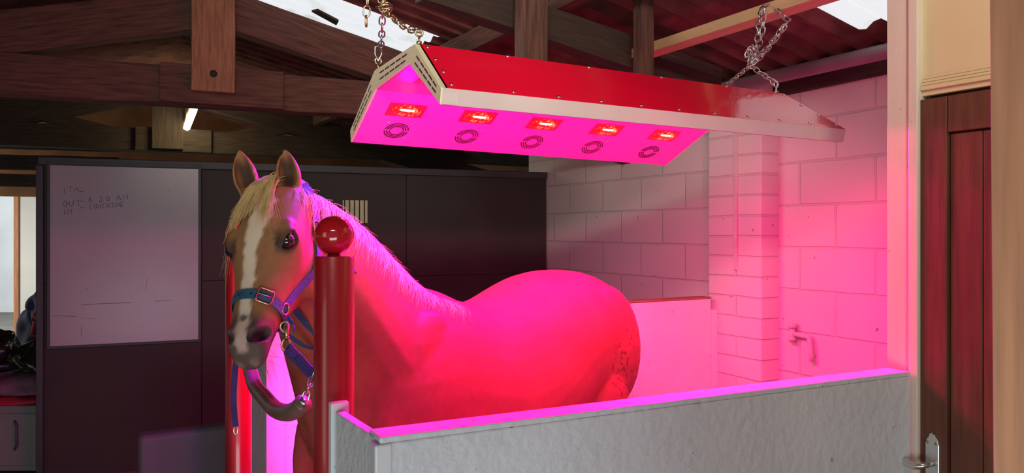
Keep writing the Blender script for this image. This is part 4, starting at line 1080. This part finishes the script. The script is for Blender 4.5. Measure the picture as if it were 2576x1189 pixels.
# buckle on the noseband, a little to the horse's left of the nose
def path_near(path, u, v):
    best = None
    for i in range(len(path)):
        p0 = path[i][0]; uu = CU+p0.x/p0.y*F; vv = HV-(p0.z-CZ)/p0.y*F
        d = (uu-u)**2+(vv-v)**2
        if best is None or d < best[0]: best = (d, i)
    i = best[1]; a = path[(i+1) % len(path)][0]; z = path[i-1][0]; return path[i][0], path[i][1], (a-z).normalized()
p0, nn, tg = path_near(npath, 660, 760)
bk = ring_part('buckle', p0+nn*.004, nn, tg, .019, .0185, .0024, M_['gold'], True)
b = MB(); sd = nn.cross(tg).normalized(); b.tube([p0+nn*.006-tg*.019, p0+nn*.007, p0+nn*.006+tg*.014], .0016, 6); b.obj('buckle_tongue', M_['gold'], bk, smooth=True)
for sgn in (-1, 1):
    pass
for uv in ((602, 745), (630, 748), (690, 778), (716, 795)):
    q, n2, t2 = path_near(npath, *uv); kp = MB(); kp.lathe(q+n2*.0026, n2, [(.0028, 0), (.0028, .0004), (0, .0004)], 10); kp.obj('strap_hole', M_['black'], nose)
q, n2, t2 = path_near(npath, 738, 800)
sl = cpath[0]; ring_part('side_ring', cpath[0][0]+cpath[0][1]*.004, cpath[0][1], (cpath[1][0]-cpath[0][0]).normalized(), .015, .013, .0026, M_['gold'], False)
ring_part('crown_ring', tpath[0][0]+tpath[0][1]*.004, tpath[0][1], (cpath[-1][0]-cpath[-2][0]).normalized(), .018, .014, .0026, M_['steel'], False)
cb_, cn_, ct_ = path_near(crpath, 782, 570); ring_part('crown_buckle', cb_+cn_*.005, cn_, ct_, .017, .016, .002, M_['gold'], True)
# loose end of the noseband strap
e0 = path_near(npath, 725, 800)
lp = [(e0[0]+e0[1]*.005, e0[1])]
for k, (u, v) in enumerate(((733, 810), (738, 822), (737, 836))):
    q = pt(u, v, e0[0].y-.004+.004*k); lp.append((q, e0[1]))
strap('strap_end', lp, .024, M_['web_blue'], hc, .0035)

# cross ties
def tie(name, pts_px, width, lab, parts): pass
rg = path_near(npath, 716, 815)
xt = thing('cross_tie', pt(720, 850, 1.80), 'purple padded cross tie with brass snap running behind the nearer red post', 'tie rope', 'cross ties')
dy = 1.80
b = MB()
ring = [pt(716+11*math.cos(ell(k, 16)), 822+13*math.sin(ell(k, 16)), dy) for k in range(16)]; b.tube(ring, .0026, 8, closed=True); b.obj('snap_ring', M_['brass'], xt, smooth=True)
b = MB(); b.tube([pt(722, 818, dy-.003), pt(721, 840, dy-.003), pt(721, 856, dy-.003)], [.0042, .005, .0045], 10); b.tube([pt(721, 846, dy-.003), pt(721, 850, dy-.003)], .0068, 10); b.obj('snap_hook', M_['brass'], xt, smooth=True)
b = MB(); b.tube([pt(720+11*math.cos(ell(k, 16)), 868+16*math.sin(ell(k, 16)), dy) for k in range(16)], .0028, 8, closed=True); b.obj('snap_eye', M_['brass'], xt, smooth=True)
tp3 = [pt(724, 872, dy), pt(736, 888, dy), pt(756, 908, dy+.0), pt(776, 930, dy-.005), pt(800, 948, dy-.010)]
tc_ = catmull(tp3, 5); tn_ = [( (tc_[min(i+1, len(tc_)-1)]-tc_[max(i-1, 0)]).normalized()) for i in range(len(tc_))]
for k, off in enumerate((-.0085, 0, .0085)):
    b = MB(); b.tube([p_+UP*off*.8+V(off*.5, -abs(off)*.1, 0) for p_ in tc_], .0062, 8); b.obj('webbing_strand', M_['web_purple'], xt, smooth=True)
b = MB(); b.tube(tc_[1:8], .0125, 12); b.obj('whipped_end', M_['web_purple'], xt, smooth=True)
x2 = thing('cross_tie', pt(594, 1010, 1.80), 'purple cross tie hanging straight down below the muzzle in front of the farther red post', 'tie rope', 'cross ties')
tpx = catmull([pt(600, 880, 1.87), pt(592, 930, 1.85), pt(588, 1000, 1.85), pt(591, 1050, 1.85), pt(594, 1072, 1.85)], 5)
strap('hanging_strap', [(p_, V(.1, -1, 0).normalized()) for p_ in tpx], .014, M_['web_purple'], x2, .004)
b = MB(); b.tube([pt(593+5*math.cos(ell(k, 14)), 1082+11*math.sin(ell(k, 14)), 1.85) for k in range(14)], .0018, 6, closed=True); b.obj('end_clip', M_['steel'], x2, smooth=True)
